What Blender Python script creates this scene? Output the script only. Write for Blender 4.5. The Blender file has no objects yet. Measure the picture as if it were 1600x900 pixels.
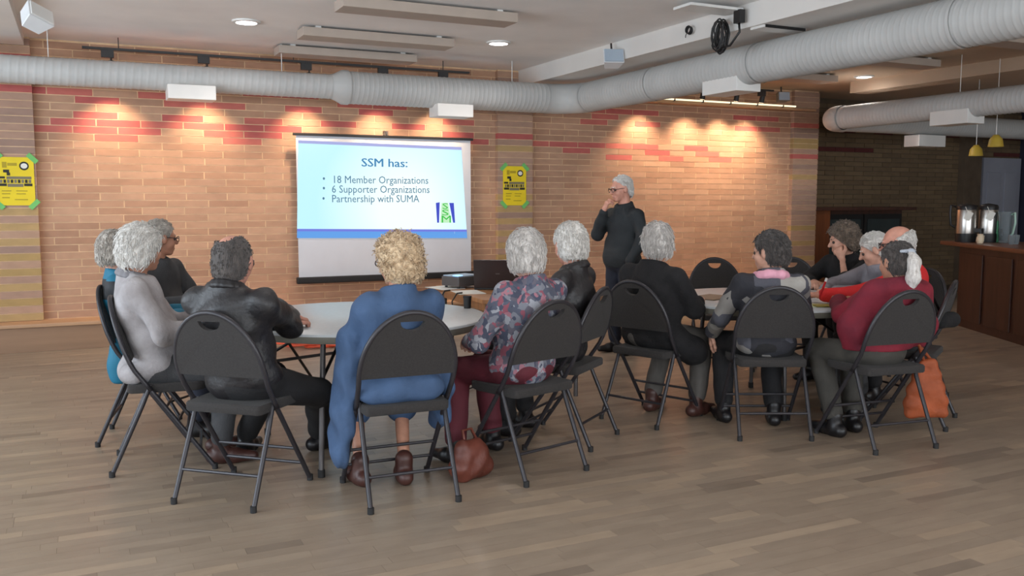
import bpy, bmesh, math, random
import numpy as np
from mathutils import Vector, Matrix

# ------------------------------------------------------------------ camera, world, lights, exposure
SC = bpy.context.scene
COL = SC.collection
CAM_H = 1.42
YAW = math.atan(1400 / 2900)
PITCH = math.atan(138 / 1400)
cam_d = bpy.data.cameras.new('camera')
cam_d.sensor_width = 36.0
cam_d.lens = 31.5
cam_d.clip_end = 100
cam = bpy.data.objects.new('camera', cam_d)
COL.objects.link(cam)
cam.location = (0, 0, CAM_H)
cam.rotation_euler = (math.pi / 2 - PITCH, 0, -YAW)
SC.camera = cam
SC.view_settings.view_transform = 'Standard'
SC.view_settings.look = 'None'
SC.view_settings.gamma = 1.0
SC.view_settings.use_curve_mapping = False
SC.view_settings.exposure = -0.02

world = bpy.data.worlds.new('world')
SC.world = world
world.use_nodes = True
world.node_tree.nodes['Background'].inputs[0].default_value = (0.75, 0.85, 1.0, 1)
world.node_tree.nodes['Background'].inputs[1].default_value = 0.25

CEIL = 2.93
WALL_Y = 9.70
REAR_Y = -5.0
LEFT_X = -4.2
RIGHT_X = 15.2

def area_light(name, loc, rot, sx, sy, power, color):
    l = bpy.data.lights.new(name, 'AREA')
    l.shape = 'RECTANGLE'; l.size = sx; l.size_y = sy
    l.energy = power; l.color = color
    o = bpy.data.objects.new(name, l); COL.objects.link(o)
    o.location = loc; o.rotation_euler = rot
    return o
# daylight entering by the windows of the rear wall (behind the camera)
WIN_X = (-2.0, 1.2, 4.4, 7.6)
for i, wx in enumerate(WIN_X):
    area_light('window_daylight', (wx, REAR_Y + 0.12, 1.6), (math.radians(102), 0, 0), 2.2, 1.7, 150, (0.86, 0.93, 1.0))
# and by the windows of the left wall
WIN_Y = (0.2, 3.4, 6.6)
for i, wy in enumerate(WIN_Y):
    area_light('window_daylight', (LEFT_X + 0.12, wy, 1.55), (math.radians(100), 0, math.radians(-90)), 2.4, 1.5, 130, (0.78, 0.89, 1.0))

# ------------------------------------------------------------------ helpers
FPX = 1400.0
def _basis():
    fw = np.array([math.sin(YAW) * math.cos(PITCH), math.cos(YAW) * math.cos(PITCH), -math.sin(PITCH)])
    rt = np.array([math.cos(YAW), -math.sin(YAW), 0.0])
    return fw, rt, np.cross(rt, fw)
_FW, _RT, _UP = _basis()
def ray(px, py):
    return _FW + _RT * (px - 800) / FPX - _UP * (py - 450) / FPX
def onZ(px, py, z=0.0):
    r = ray(px, py); t = (z - CAM_H) / r[2]
    return Vector((r[0] * t, r[1] * t, z))
def onY(px, py, y):
    r = ray(px, py); t = y / r[1]
    return Vector((r[0] * t, y, CAM_H + r[2] * t))
def onX(px, py, x):
    r = ray(px, py); t = x / r[0]
    return Vector((x, r[1] * t, CAM_H + r[2] * t))
def depth_of(x, y, z=1.0):
    return float(np.dot(np.array([x, y, z - CAM_H]), _FW))

R = math.radians
def tag(o, label=None, cat=None, group=None, kind=None):
    if label: o['label'] = label
    if cat: o['category'] = cat
    if group: o['group'] = group
    if kind: o['kind'] = kind
    return o
def empty(name, loc=(0, 0, 0), rz=0.0):
    o = bpy.data.objects.new(name, None)
    o.empty_display_size = 0.1
    COL.objects.link(o)
    o.location = loc; o.rotation_euler = (0, 0, rz)
    return o
def link_mesh(name, me, mat=None, parent=None, loc=None, rot=None, smooth=False):
    o = bpy.data.objects.new(name, me)
    COL.objects.link(o)
    if mat is not None and len(me.materials) == 0:
        me.materials.append(mat)
    if parent is not None: o.parent = parent
    if loc is not None: o.location = loc
    if rot is not None: o.rotation_euler = rot
    if smooth:
        me.polygons.foreach_set('use_smooth', [True] * len(me.polygons))
    return o

class MB:
    """collects boxes, tubes, lathes ... and links them as one mesh"""
    def __init__(s):
        s.bm = bmesh.new()
    def box(s, c, size, rot=None, bev=0.0):
        r = bmesh.ops.create_cube(s.bm, size=1.0)
        vs = r['verts']
        M = Matrix.Translation(Vector(c))
        if rot is not None:
            M = M @ (rot.to_4x4() if isinstance(rot, Matrix) else Matrix.Rotation(rot, 4, 'Z'))
        M = M @ Matrix.Diagonal((size[0], size[1], size[2], 1))
        bmesh.ops.transform(s.bm, matrix=M, verts=vs)
        if bev > 0:
            es = list({e for v in vs for e in v.link_edges})
            bmesh.ops.bevel(s.bm, geom=es, offset=bev, segments=2, profile=0.7, affect='EDGES')
        return s
    def tube(s, pts, r, n=10, closed=False, caps=True):
        pts = [Vector(p) for p in pts]
        m = len(pts)
        rad = r if isinstance(r, (list, tuple)) else [r] * m
        rings = []
        prev = None
        for i, p in enumerate(pts):
            if closed:
                t = (pts[(i + 1) % m] - pts[i - 1]).normalized()
            else:
                t = (pts[min(i + 1, m - 1)] - pts[max(i - 1, 0)]).normalized()
            if prev is None:
                a = Vector((0, 0, 1)) if abs(t.z) < 0.9 else Vector((1, 0, 0))
                u = t.cross(a).normalized()
            else:
                u = (prev - t * prev.dot(t))
                u = u.normalized() if u.length > 1e-6 else t.orthogonal().normalized()
            prev = u
            w = t.cross(u)
            rings.append([s.bm.verts.new(p + (u * math.cos(2 * math.pi * k / n) + w * math.sin(2 * math.pi * k / n)) * rad[i]) for k in range(n)])
        for i in range(m if closed else m - 1):
            a, b = rings[i], rings[(i + 1) % m]
            for k in range(n):
                s.bm.faces.new((a[k], a[(k + 1) % n], b[(k + 1) % n], b[k]))
        if caps and not closed:
            s.bm.faces.new(list(reversed(rings[0])))
            s.bm.faces.new(rings[-1])
        return s
    def lathe(s, prof, c=(0, 0, 0), n=24):
        c = Vector(c); rings = []
        for (r, z) in prof:
            if r < 1e-5:
                rings.append([s.bm.verts.new(c + Vector((0, 0, z)))])
            else:
                rings.append([s.bm.verts.new(c + Vector((r * math.cos(2 * math.pi * k / n), r * math.sin(2 * math.pi * k / n), z))) for k in range(n)])
        for a, b in zip(rings, rings[1:]):
            for k in range(n):
                k2 = (k + 1) % n
                if len(a) == 1 and len(b) == 1: continue
                if len(a) == 1: s.bm.faces.new((a[0], b[k2], b[k]))
                elif len(b) == 1: s.bm.faces.new((a[k], a[k2], b[0]))
                else: s.bm.faces.new((a[k], a[k2], b[k2], b[k]))
        return s
    def prism(s, poly, axis_o, u, v, w, th):
        """polygon (2d) in plane u,v, extruded th along w"""
        o = Vector(axis_o); u = Vector(u); v = Vector(v); w = Vector(w)
        a = [s.bm.verts.new(o + u * p[0] + v * p[1]) for p in poly]
        b = [s.bm.verts.new(o + u * p[0] + v * p[1] + w * th) for p in poly]
        s.bm.faces.new(list(reversed(a))); s.bm.faces.new(b)
        n = len(poly)
        for i in range(n):
            s.bm.faces.new((a[i], a[(i + 1) % n], b[(i + 1) % n], b[i]))
        return s
    def build(s, name, mat, parent=None, smooth=False, loc=None, rot=None, bevel=0.0):
        if bevel > 0:
            bmesh.ops.bevel(s.bm, geom=list(s.bm.edges), offset=bevel, segments=1, affect='EDGES', clamp_overlap=True)
        bmesh.ops.recalc_face_normals(s.bm, faces=list(s.bm.faces))
        me = bpy.data.meshes.new(name)
        s.bm.to_mesh(me); s.bm.free()
        o = link_mesh(name, me, mat, parent, loc, rot)
        if smooth:
            me.polygons.foreach_set('use_smooth', [True] * len(me.polygons))
            if smooth != 'all':
                me.set_sharp_from_angle(angle=R(40))
        return o

def copy_tree(o, parent=None):
    c = o.copy(); COL.objects.link(c); c.parent = parent
    for ch in list(o.children):
        copy_tree(ch, c)
    return c

# ------------------------------------------------------------------ materials
def srgb(r, g, b):
    f = lambda c: (c / 255 / 12.92) if c / 255 <= 0.04045 else ((c / 255 + 0.055) / 1.055) ** 2.4
    return (f(r), f(g), f(b), 1.0)
MATS = {}
def mat(name, col, rough=0.6, var=0.12, scale=8.0, bump=0.0, bscale=60.0, metal=0.0, spec=0.5, rnd=0.0, stretch=None, coat=0.0, col2=None, sheen=0.0):
    """noise-varied principled material; var: how far the noise moves the colour; rnd: per-object variation"""
    m = bpy.data.materials.new(name); m.use_nodes = True
    nt = m.node_tree; bs = nt.nodes['Principled BSDF']
    N = nt.nodes.new; L = nt.links.new
    tc = N('ShaderNodeTexCoord'); mp = N('ShaderNodeMapping')
    L(tc.outputs['Object'], mp.inputs['Vector'])
    if stretch: mp.inputs['Scale'].default_value = stretch
    vec = mp.outputs['Vector']
    if rnd > 0:
        oi = N('ShaderNodeObjectInfo'); ad = N('ShaderNodeVectorMath'); ad.operation = 'ADD'
        sc = N('ShaderNodeVectorMath'); sc.operation = 'SCALE'; sc.inputs['Scale'].default_value = 37.0
        cx = N('ShaderNodeCombineXYZ')
        for k in range(3): L(oi.outputs['Random'], cx.inputs[k])
        L(cx.outputs[0], sc.inputs[0]); L(vec, ad.inputs[0]); L(sc.outputs[0], ad.inputs[1]); vec = ad.outputs[0]
    nz = N('ShaderNodeTexNoise'); nz.inputs['Scale'].default_value = scale; nz.inputs['Detail'].default_value = 4
    L(vec, nz.inputs['Vector'])
    mx = N('ShaderNodeMix'); mx.data_type = 'RGBA'
    c2 = col2 if col2 else tuple(min(1, c * (1 - 2 * var)) for c in col[:3]) + (1,)
    c1 = col if col2 else tuple(min(1, c * (1 + var)) for c in col[:3]) + (1,)
    mx.inputs['A'].default_value = c1; mx.inputs['B'].default_value = c2
    rp = N('ShaderNodeMapRange'); rp.inputs['From Min'].default_value = 0.3; rp.inputs['From Max'].default_value = 0.7
    L(nz.outputs['Fac'], rp.inputs['Value']); L(rp.outputs[0], mx.inputs['Factor'])
    out = mx.outputs['Result']
    if rnd > 0:
        hs = N('ShaderNodeHueSaturation'); mr = N('ShaderNodeMapRange')
        mr.inputs['To Min'].default_value = 1 - rnd; mr.inputs['To Max'].default_value = 1 + rnd
        L(oi.outputs['Random'], mr.inputs['Value']); L(mr.outputs[0], hs.inputs['Value']); L(out, hs.inputs['Color']); out = hs.outputs[0]
    L(out, bs.inputs['Base Color'])
    bs.inputs['Roughness'].default_value = rough; bs.inputs['Metallic'].default_value = metal
    bs.inputs['Specular IOR Level'].default_value = spec
    bs.inputs['Coat Weight'].default_value = coat
    bs.inputs['Sheen Weight'].default_value = sheen
    if bump > 0:
        n2 = N('ShaderNodeTexNoise'); n2.inputs['Scale'].default_value = bscale; n2.inputs['Detail'].default_value = 5
        L(vec, n2.inputs['Vector'])
        bp = N('ShaderNodeBump'); bp.inputs['Strength'].default_value = bump; bp.inputs['Distance'].default_value = 0.01
        L(n2.outputs['Fac'], bp.inputs['Height']); L(bp.outputs[0], bs.inputs['Normal'])
    MATS[name] = m
    return m
def emis(name, col, strength):
    m = bpy.data.materials.new(name); m.use_nodes = True
    bs = m.node_tree.nodes['Principled BSDF']
    bs.inputs['Base Color'].default_value = (0.02, 0.02, 0.02, 1)
    bs.inputs['Emission Color'].default_value = col
    bs.inputs['Emission Strength'].default_value = strength
    bs.inputs['Specular IOR Level'].default_value = 0.0
    return m

def attr_mat(name, rough=0.7, var=0.1, scale=14.0, bump=0.25, bscale=70.0, spec=0.4, stretch=None):
    """colour taken from the mesh attribute 'tint' (one tint per brick or plank), with noise wear"""
    m = bpy.data.materials.new(name); m.use_nodes = True
    nt = m.node_tree; bs = nt.nodes['Principled BSDF']; N = nt.nodes.new; L = nt.links.new
    at = N('ShaderNodeAttribute'); at.attribute_name = 'tint'
    tc = N('ShaderNodeNewGeometry'); mp = N('ShaderNodeMapping'); L(tc.outputs['Position'], mp.inputs['Vector'])
    if stretch: mp.inputs['Scale'].default_value = stretch
    nz = N('ShaderNodeTexNoise'); nz.inputs['Scale'].default_value = scale; nz.inputs['Detail'].default_value = 5
    L(mp.outputs[0], nz.inputs['Vector'])
    mr = N('ShaderNodeMapRange'); mr.inputs['From Min'].default_value = 0.3; mr.inputs['From Max'].default_value = 0.7
    mr.inputs['To Min'].default_value = 1 - 1.6 * var; mr.inputs['To Max'].default_value = 1 + var
    hs = N('ShaderNodeHueSaturation')
    L(nz.outputs['Fac'], mr.inputs['Value']); L(mr.outputs[0], hs.inputs['Value']); L(at.outputs['Color'], hs.inputs['Color'])
    L(hs.outputs[0], bs.inputs['Base Color'])
    bs.inputs['Roughness'].default_value = rough; bs.inputs['Specular IOR Level'].default_value = spec
    if bump > 0:
        n2 = N('ShaderNodeTexNoise'); n2.inputs['Scale'].default_value = bscale; n2.inputs['Detail'].default_value = 4
        L(mp.outputs[0], n2.inputs['Vector'])
        bp = N('ShaderNodeBump'); bp.inputs['Strength'].default_value = bump; bp.inputs['Distance'].default_value = 0.004
        L(n2.outputs['Fac'], bp.inputs['Height']); L(bp.outputs[0], bs.inputs['Normal'])
    return m

M_CEIL = mat('ceiling_paint', srgb(240, 238, 236), 0.9, 0.03, 2.0, 0.15, 120)
M_BEAM = mat('beam_paint', srgb(222, 218, 213), 0.85, 0.03, 2.0)
M_WALLP = mat('plain_wall_paint', srgb(190, 184, 176), 0.9, 0.05, 2.0)
M_MORTAR = mat('mortar', srgb(226, 194, 156), 0.95, 0.1, 9.0, 0.3, 80)
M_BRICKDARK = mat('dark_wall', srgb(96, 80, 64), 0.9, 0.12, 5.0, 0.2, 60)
M_BRICK = attr_mat('brick', 0.85, 0.06, 9.0, 0.15, 90.0, 0.25, (1, 1, 2))
M_PLANK = attr_mat('floor_plank', 0.38, 0.07, 5.0, 0.04, 40.0, 0.5, (1.0, 3.0, 1))
M_SUB = mat('floor_gap', srgb(112, 97, 82), 0.8, 0.1, 6)
M_LEDGE = mat('ledge_wood', srgb(150, 118, 92), 0.6, 0.1, 3.0, 0.1, 30, stretch=(0.3, 3, 3))
M_CEILTAN = mat('tan_ceiling', srgb(196, 176, 154), 0.9, 0.03, 2.0)
M_LEDGETOP = mat('ledge_top', srgb(190, 150, 115), 0.55, 0.1, 3.0, 0.1, 30, stretch=(0.3, 3, 3))
M_DUCT = mat('duct_paint', srgb(190, 190, 188), 0.55, 0.04, 3.0)
M_VENT = mat('vent_paint', srgb(228, 226, 222), 0.5, 0.03, 3.0)
M_BLACK = mat('black_plastic', srgb(28, 27, 28), 0.45, 0.1, 10)
M_BLKMETAL = mat('black_metal', srgb(30, 29, 31), 0.35, 0.1, 10, metal=0.2)
M_CHROME = mat('steel', srgb(190, 185, 180), 0.28, 0.05, 5, metal=1.0)
M_WHITEP = mat('white_plastic', srgb(225, 225, 222), 0.4, 0.03, 6)
M_WOODTOP = mat('desk_wood', srgb(176, 124, 82), 0.45, 0.12, 4.0, 0.05, 30, stretch=(0.4, 5, 1))
M_DARKWOOD = mat('dark_wood', srgb(74, 44, 34), 0.4, 0.15, 5.0, 0.05, 30, stretch=(4, 4, 0.4))
M_BROWNWOOD = mat('brown_wood', srgb(120, 66, 34), 0.45, 0.12, 5.0, 0.05, 30, stretch=(4, 4, 0.4))
M_TABLETOP = mat('table_plastic', srgb(196, 202, 206), 0.32, 0.03, 40.0, 0.05, 300)
M_TABLERIM = mat('table_rim', srgb(120, 118, 108), 0.5, 0.05, 10)
M_GREYMETAL = mat('grey_metal', srgb(92, 88, 88), 0.4, 0.06, 10, metal=0.3)
M_CHAIRFRAME = mat('chair_frame', srgb(52, 50, 54), 0.38, 0.06, 10, metal=0.25)
M_CHAIRPAD = mat('chair_fabric', srgb(50, 47, 46), 0.95, 0.12, 120.0, 0.35, 400, sheen=0.05)
M_RUBBER = mat('rubber', srgb(30, 29, 30), 0.7, 0.05, 10)
M_PAPER = mat('paper', srgb(232, 230, 222), 0.8, 0.02, 6)
M_YELLOW = mat('poster_yellow', srgb(232, 206, 24), 0.6, 0.04, 4)
M_INK = mat('ink_black', srgb(26, 24, 20), 0.6, 0.05, 8)
M_INKGREY = mat('ink_grey', srgb(120, 112, 90), 0.6, 0.05, 8)
M_INKOLIVE = mat('ink_olive', srgb(176, 154, 20), 0.6, 0.05, 8)
M_TAPE = mat('green_tape', srgb(112, 190, 104), 0.6, 0.04, 8)

# ------------------------------------------------------------------ room shell
def struct(name, mb, m, label=None, parent=None, smooth=False):
    o = mb.build(name, m, parent, smooth)
    if parent is None:
        tag(o, label, name.split('_')[0], kind='structure')
    return o
random.seed(4)
fl = MB().box(((LEFT_X + RIGHT_X) / 2, 3.0, -0.0265), (RIGHT_X - LEFT_X + 0.4, 16.4, 0.05))
floor = struct('floor', fl, M_SUB, 'greyish tan strip hardwood floor of short planks')

def tint_mesh(name, boxes):
    """boxes: (x0,x1,y0,y1,z0,z1,col) joined in one mesh with a colour attribute (five faces, bevel-less)"""
    n = len(boxes)
    V = np.zeros((n, 8, 3), np.float32); Cc = np.zeros((n, 24, 4), np.float32)
    for i, (x0, x1, y0, y1, z0, z1, c) in enumerate(boxes):
        V[i] = [(x0, y0, z0), (x1, y0, z0), (x1, y1, z0), (x0, y1, z0), (x0, y0, z1), (x1, y0, z1), (x1, y1, z1), (x0, y1, z1)]
        Cc[i, :] = c
    q = np.array([(3, 2, 1, 0), (4, 5, 6, 7), (0, 1, 5, 4), (1, 2, 6, 5), (2, 3, 7, 6), (3, 0, 4, 7)])
    Fc = (q[None] + (np.arange(n) * 8)[:, None, None]).reshape(-1, 4)
    me = bpy.data.meshes.new(name)
    me.vertices.add(n * 8); me.vertices.foreach_set('co', V.ravel())
    me.loops.add(n * 24); me.loops.foreach_set('vertex_index', Fc.ravel().astype(np.int32))
    me.polygons.add(n * 6); me.polygons.foreach_set('loop_start', (np.arange(n * 6) * 4).astype(np.int32))
    me.polygons.foreach_set('loop_total', np.full(n * 6, 4, np.int32))
    me.polygons.foreach_set('use_smooth', np.zeros(n * 6, bool))
    me.update(calc_edges=True)
    at = me.color_attributes.new('tint', 'FLOAT_COLOR', 'CORNER')
    at.data.foreach_set('color', Cc.ravel())
    return me

def mixc(a, b, t):
    return tuple(a[i] * (1 - t) + b[i] * t for i in range(3)) + (1.0,)

# floor planks: the ones nearest the camera as parts, the rest joined
PW = 0.068
planks = []
y = 1.9
while y < 9.42:
    x = -3.0 + random.uniform(-0.5, 0)
    xr = min(13.5, 2.2 + 1.35 * y)
    while x < xr:
        ln = random.choice((0.24, 0.32, 0.4, 0.48, 0.6, 0.75)) * random.uniform(0.9, 1.1)
        t = random.random()
        c = mixc(srgb(150, 134, 117), srgb(141, 125, 109), t)
        if random.random() < 0.10: c = mixc(c, srgb(112, 99, 88), 0.5)
        if random.random() < 0.12: c = mixc(c, srgb(170, 150, 128), 0.55)
        planks.append((x + 0.0006, x + ln - 0.0006, y + 0.0005, y + PW - 0.0005, -0.012, random.uniform(-0.0003, 0.0), c))
        x += ln
    y += PW
def seen_floor(b):
    cx, cy = (b[0] + b[1]) / 2, (b[2] + b[3]) / 2
    v = np.array([cx, cy, -CAM_H]); d = v @ _FW
    if d < 0.3: return -1
    px = 800 + FPX * (v @ _RT) / d; py = 450 - FPX * (v @ _UP) / d
    if px < -60 or px > 1660 or py > 925: return -1
    return (b[1] - b[0]) / (d * d * d)
order = sorted(range(len(planks)), key=lambda i: -seen_floor(planks[i]))
near = set(order[:300])
for i in order[:300]:
    b = planks[i]
    ox, oy = (b[0] + b[1]) / 2, (b[2] + b[3]) / 2
    me = tint_mesh('plank', [(b[0] - ox, b[1] - ox, b[2] - oy, b[3] - oy, b[4], b[5], b[6])])
    link_mesh('plank', me, M_PLANK, floor, (ox, oy, 0))
rest = link_mesh('plank_field', tint_mesh('plank_field', [planks[i] for i in range(len(planks)) if i not in near]), M_PLANK, floor)
rest['kind'] = 'stuff'
# plain boards behind and beside the camera, out of the view
tb = [(LEFT_X, RIGHT_X, REAR_Y, 1.9, -0.012, -0.001, srgb(160, 140, 118)), (LEFT_X, -3.6, 1.9, 9.42, -0.012, -0.001, srgb(160, 140, 118)), (13.5, RIGHT_X, 1.9, 11, -0.012, -0.001, srgb(140, 122, 102))]
o = link_mesh('plank_border', tint_mesh('plank_border', tb), M_PLANK, floor); o['kind'] = 'stuff'

# ceiling with a dropped soffit at the left and a dropped beam
struct('ceiling', MB().box(((LEFT_X - 0.2 + 5.2) / 2, 3.0, CEIL + 0.05), (5.2 - LEFT_X + 0.2, 16.4, 0.1)), M_CEIL, 'flat off-white painted ceiling left of the beam')
struct('ceiling', MB().box(((RIGHT_X + 0.2 + 5.2) / 2, 3.0, CEIL + 0.05), (RIGHT_X + 0.2 - 5.2, 16.4, 0.1)), M_CEILTAN, 'tan ceiling right of the beam')  # tan tone on this half, off-white on the other
BEAM_X = 4.74
struct('trim_1', MB().box((BEAM_X + 0.40, 2.2, 2.84), (0.80, 15.0, 0.18)), M_BEAM, 'white dropped ceiling beam running beside the big white duct')
struct('trim_2', MB().box(((LEFT_X - 0.36) / 2 - 0.02, 2.2, 2.88), (-0.36 - LEFT_X, 14.6, 0.10)), M_BEAM, 'white dropped ceiling soffit in the upper left corner')
struct('trim_3', MB().box((9.2, 4.0, 2.86), (0.30, 9.4, 0.14)), M_CEILTAN, 'pale dropped ceiling edge above the right hand duct')

# side and rear walls (rear wall has the windows the daylight comes through)
wl = MB().box((LEFT_X - 0.05, 3.0, 0.375), (0.1, 16.2, 0.75)).box((LEFT_X - 0.05, 3.0, 2.64), (0.1, 16.2, 0.58))
ys = [-5.1] + [v for wy in WIN_Y for v in (wy - 1.25, wy + 1.25)] + [11.1]
for a, b in zip(ys[::2], ys[1::2]):
    wl.box((LEFT_X - 0.05, (a + b) / 2, 1.55), (0.1, b - a, 1.6))
struct('wall_left', wl, M_WALLP, 'plain painted window wall left of the room')
struct('wall_right', MB().box((RIGHT_X + 0.05, 3.0, CEIL / 2), (0.1, 16.2, CEIL)), M_WALLP, 'plain painted side wall right of the room')
wr = MB()
wr.box(((LEFT_X + RIGHT_X) / 2, REAR_Y, 0.35), (RIGHT_X - LEFT_X, 0.1, 0.7))
wr.box(((LEFT_X + RIGHT_X) / 2, REAR_Y, 2.72), (RIGHT_X - LEFT_X, 0.1, 0.44))
xs = [LEFT_X] + [v for wx in WIN_X for v in (wx - 1.15, wx + 1.15)] + [RIGHT_X]
for a, b in zip(xs[::2], xs[1::2]):
    wr.box(((a + b) / 2, REAR_Y, 1.6), (b - a, 0.1, 1.8))
struct('wall_rear', wr, M_WALLP, 'plain painted window wall behind the viewer')
M_GLASS = emis('window_daylight_glass', (0.8, 0.9, 1, 1), 0.6)
for i, wx in enumerate(WIN_X):
    w = MB().box((wx, REAR_Y - 0.03, 1.6), (2.3, 0.02, 1.8)).build('window_%d' % (i + 1), M_GLASS)
    tag(w, 'bright daylight window in the rear wall, number %d from the left side wall' % (i + 1), 'window', kind='structure')
    MB().box((wx, REAR_Y + 0.0, 1.6), (0.06, 0.06, 1.8)).build('window_frame', M_WHITEP, w)
for i, (wy, nm) in enumerate(zip(WIN_Y, ('farthest from', 'in the middle, away from', 'nearest to'))):
    w = MB().box((LEFT_X - 0.08, wy, 1.55), (0.02, 2.5, 1.6)).build('window_%d' % (i + 5), M_GLASS)
    tag(w, 'daylight window of the left wall %s the brick wall' % nm, 'window', kind='structure')
    MB().box((LEFT_X - 0.05, wy, 1.55), (0.06, 0.06, 1.6)).build('window_frame', M_WHITEP, w)

# ---- brick wall: mortar bed + bricks
ROW = 0.0715; BL = 0.40; Z0 = 0.27
wall = MB().box((( -4.2 + 9.45) / 2, WALL_Y + 0.06, CEIL / 2), (9.45 + 4.2, 0.1, CEIL))
wall = struct('wall_back', wall, M_MORTAR, 'warm tan long brick wall with scattered red bricks')
REDS = [(114,149),(242,153),(162,162),(299,167),(365,170),(164,186),(301,190),(67,195),(112,196),(183,197),(252,199),(317,201),(375,203),(165,207),(232,211),(365,214),(185,220),
 (430,194),(436,204),(427,214.5),(382,224),(425,152),(482,155),(570,168),(620,171),(490,174.5),(609,179),(551,198),(646,201),(425,214),(700,215),(722,187),(66,146),
 (745,217),(850,220),(885,222),(925,223),(973,226),(1019,229),(883,239),(940,169),(976,171),(1021,175),(953,179),(936,187),(1020,192),(1037,239),(974,244),(1062,248),(1101,234),(1121,243),(1143,252),(1146,184),(1217,190),(1183,203),(1215,206),(222,150)]
redset = [onY(px, py, WALL_Y) for px, py in REDS]
bricks = []
TAN = [srgb(184, 146, 121), srgb(177, 138, 113), srgb(189, 151, 125), srgb(170, 132, 109), srgb(181, 143, 119)]
RED = [srgb(188, 104, 98), srgb(180, 96, 92), srgb(192, 110, 100)]
PIL = [(-1.35, -0.335), (4.47, 4.93), (9.0, 9.46)]
nrow = int((CEIL - Z0) / ROW)
random.seed(11)
for r in range(nrow + 1):
    z0 = Z0 + r * ROW
    if z0 + ROW > CEIL: break
    off = (0.0 if r % 2 else 0.46) * BL + random.uniform(-0.02, 0.02)
    k = -12
    while True:
        x0 = k * BL + off; k += 1
        if x0 > 9.45: break
        a, b = max(x0, -4.2), min(x0 + BL, 9.45)
        if b - a < 0.03: continue
        # not behind the pilasters
        skip = any(p0 <= a and b <= p1 for p0, p1 in PIL)
        if skip: continue
        c = mixc(random.choice(TAN), random.choice(TAN), random.random())
        if any(a <= q.x <= b and z0 <= q.z <= z0 + ROW for q in redset):
            c = random.choice(RED)
        bricks.append((a + 0.005, b - 0.005, WALL_Y + 0.0085 - random.uniform(0.001, 0.003), WALL_Y + 0.02, z0 + 0.004, z0 + ROW - 0.004, c))
def seen_brick(b):
    cx, cz = (b[0] + b[1]) / 2, (b[4] + b[5]) / 2
    v = np.array([cx, WALL_Y, cz - CAM_H]); d = v @ _FW
    px = 800 + FPX * (v @ _RT) / d; py = 450 - FPX * (v @ _UP) / d
    if px < 30 or px > 1230 or py < 138 + (px > 200) * 0.045 * (px - 200) or py > 500: return -1
    if 455 < px < 742 and 210 < py < 440: return -1
    if py > 365 and 150 < px < 400: return -1
    if py > 380 and px > 520: return -1
    return (b[1] - b[0]) / d ** 2
order = sorted(range(len(bricks)), key=lambda i: -seen_brick(bricks[i]))
near = set(order[:300])
for i in order[:300]:
    b = bricks[i]; ox, oz = (b[0] + b[1]) / 2, (b[4] + b[5]) / 2
    me = tint_mesh('brick', [(b[0] - ox, b[1] - ox, b[2] - WALL_Y, b[3] - WALL_Y, b[4] - oz, b[5] - oz, b[6])])
    link_mesh('brick', me, M_BRICK, wall, (ox, WALL_Y, oz))
rest = link_mesh('brick_field', tint_mesh('brick_field', [bricks[i] for i in range(len(bricks)) if i not in near]), M_BRICK, wall)
rest['kind'] = 'stuff'
# pilasters with yellow and mauve courses
MAUVE = [srgb(172, 140, 122), srgb(160, 132, 118), srgb(180, 146, 124)]
YEL = [srgb(180, 150, 106), srgb(174, 145, 98)]
plab = ['brick pilaster with yellow courses at the far left, behind a poster', 'brick pilaster with yellow courses right of the projection screen', 'brick pilaster ending the lit brick wall at the right']
yel_rows = [{r for r in range(0, 16, 2)} | {33}, {r for r in range(0, 17, 2)} | {24, 31}, {r for r in range(1, 11, 3)} | {20, 26, 27}]
red_rows = [{32, 34, 30}, {26}, {24, 30}]
PD = 0.055
for i, (p0, p1) in enumerate(PIL):
    pm = MB().box(((p0 + p1) / 2, WALL_Y - PD / 2 + 0.015, (CEIL + Z0) / 2), (p1 - p0 - 0.012, PD + 0.02, CEIL - Z0))
    pil = pm.build('trim_%d' % (4 + i), M_MORTAR)
    tag(pil, plab[i], 'trim', kind='structure')
    random.seed(40 + i)
    for r in range(nrow):
        z0 = Z0 + r * ROW
        c = random.choice(MAUVE)
        if r in yel_rows[i]: c = random.choice(YEL)
        if r in red_rows[i]: c = random.choice(RED)
        cuts = [p0, p1] if (p1 - p0) < 0.6 else ([p0, p1 - 0.5 - 0.2 * (r % 2), p1])
        for a, b in zip(cuts, cuts[1:]):
            ox, oz = (a + b) / 2, z0 + ROW / 2; hw = (b - a) / 2 - 0.004 * (len(cuts) > 2)
            me = tint_mesh('brick', [(-hw, hw, -PD - random.uniform(0.002, 0.005), 0.015, -ROW / 2 + 0.004, ROW / 2 - 0.004, c)])
            link_mesh('brick', me, M_BRICK, pil, (ox, WALL_Y, oz))
# ledge along the foot of the wall
lg = MB().box((2.6, 9.56, 0.115), (13.6, 0.31, 0.23)).build('trim_7', M_LEDGE)
tag(lg, 'low brown wooden ledge running along the foot of the brick wall', 'trim', kind='structure')
MB().box((2.6, 9.55, 0.25), (13.6, 0.33, 0.035), bev=0.008).build('ledge_board', M_LEDGETOP, lg)
# cornice shelf over the right hand part of the wall
cs = MB().box((7.35, 9.62, 2.655), (3.9, 0.16, 0.03)).build('trim_8', M_LEDGETOP)
tag(cs, 'thin lit cornice shelf along the top of the right brick wall', 'trim', kind='structure')

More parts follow.
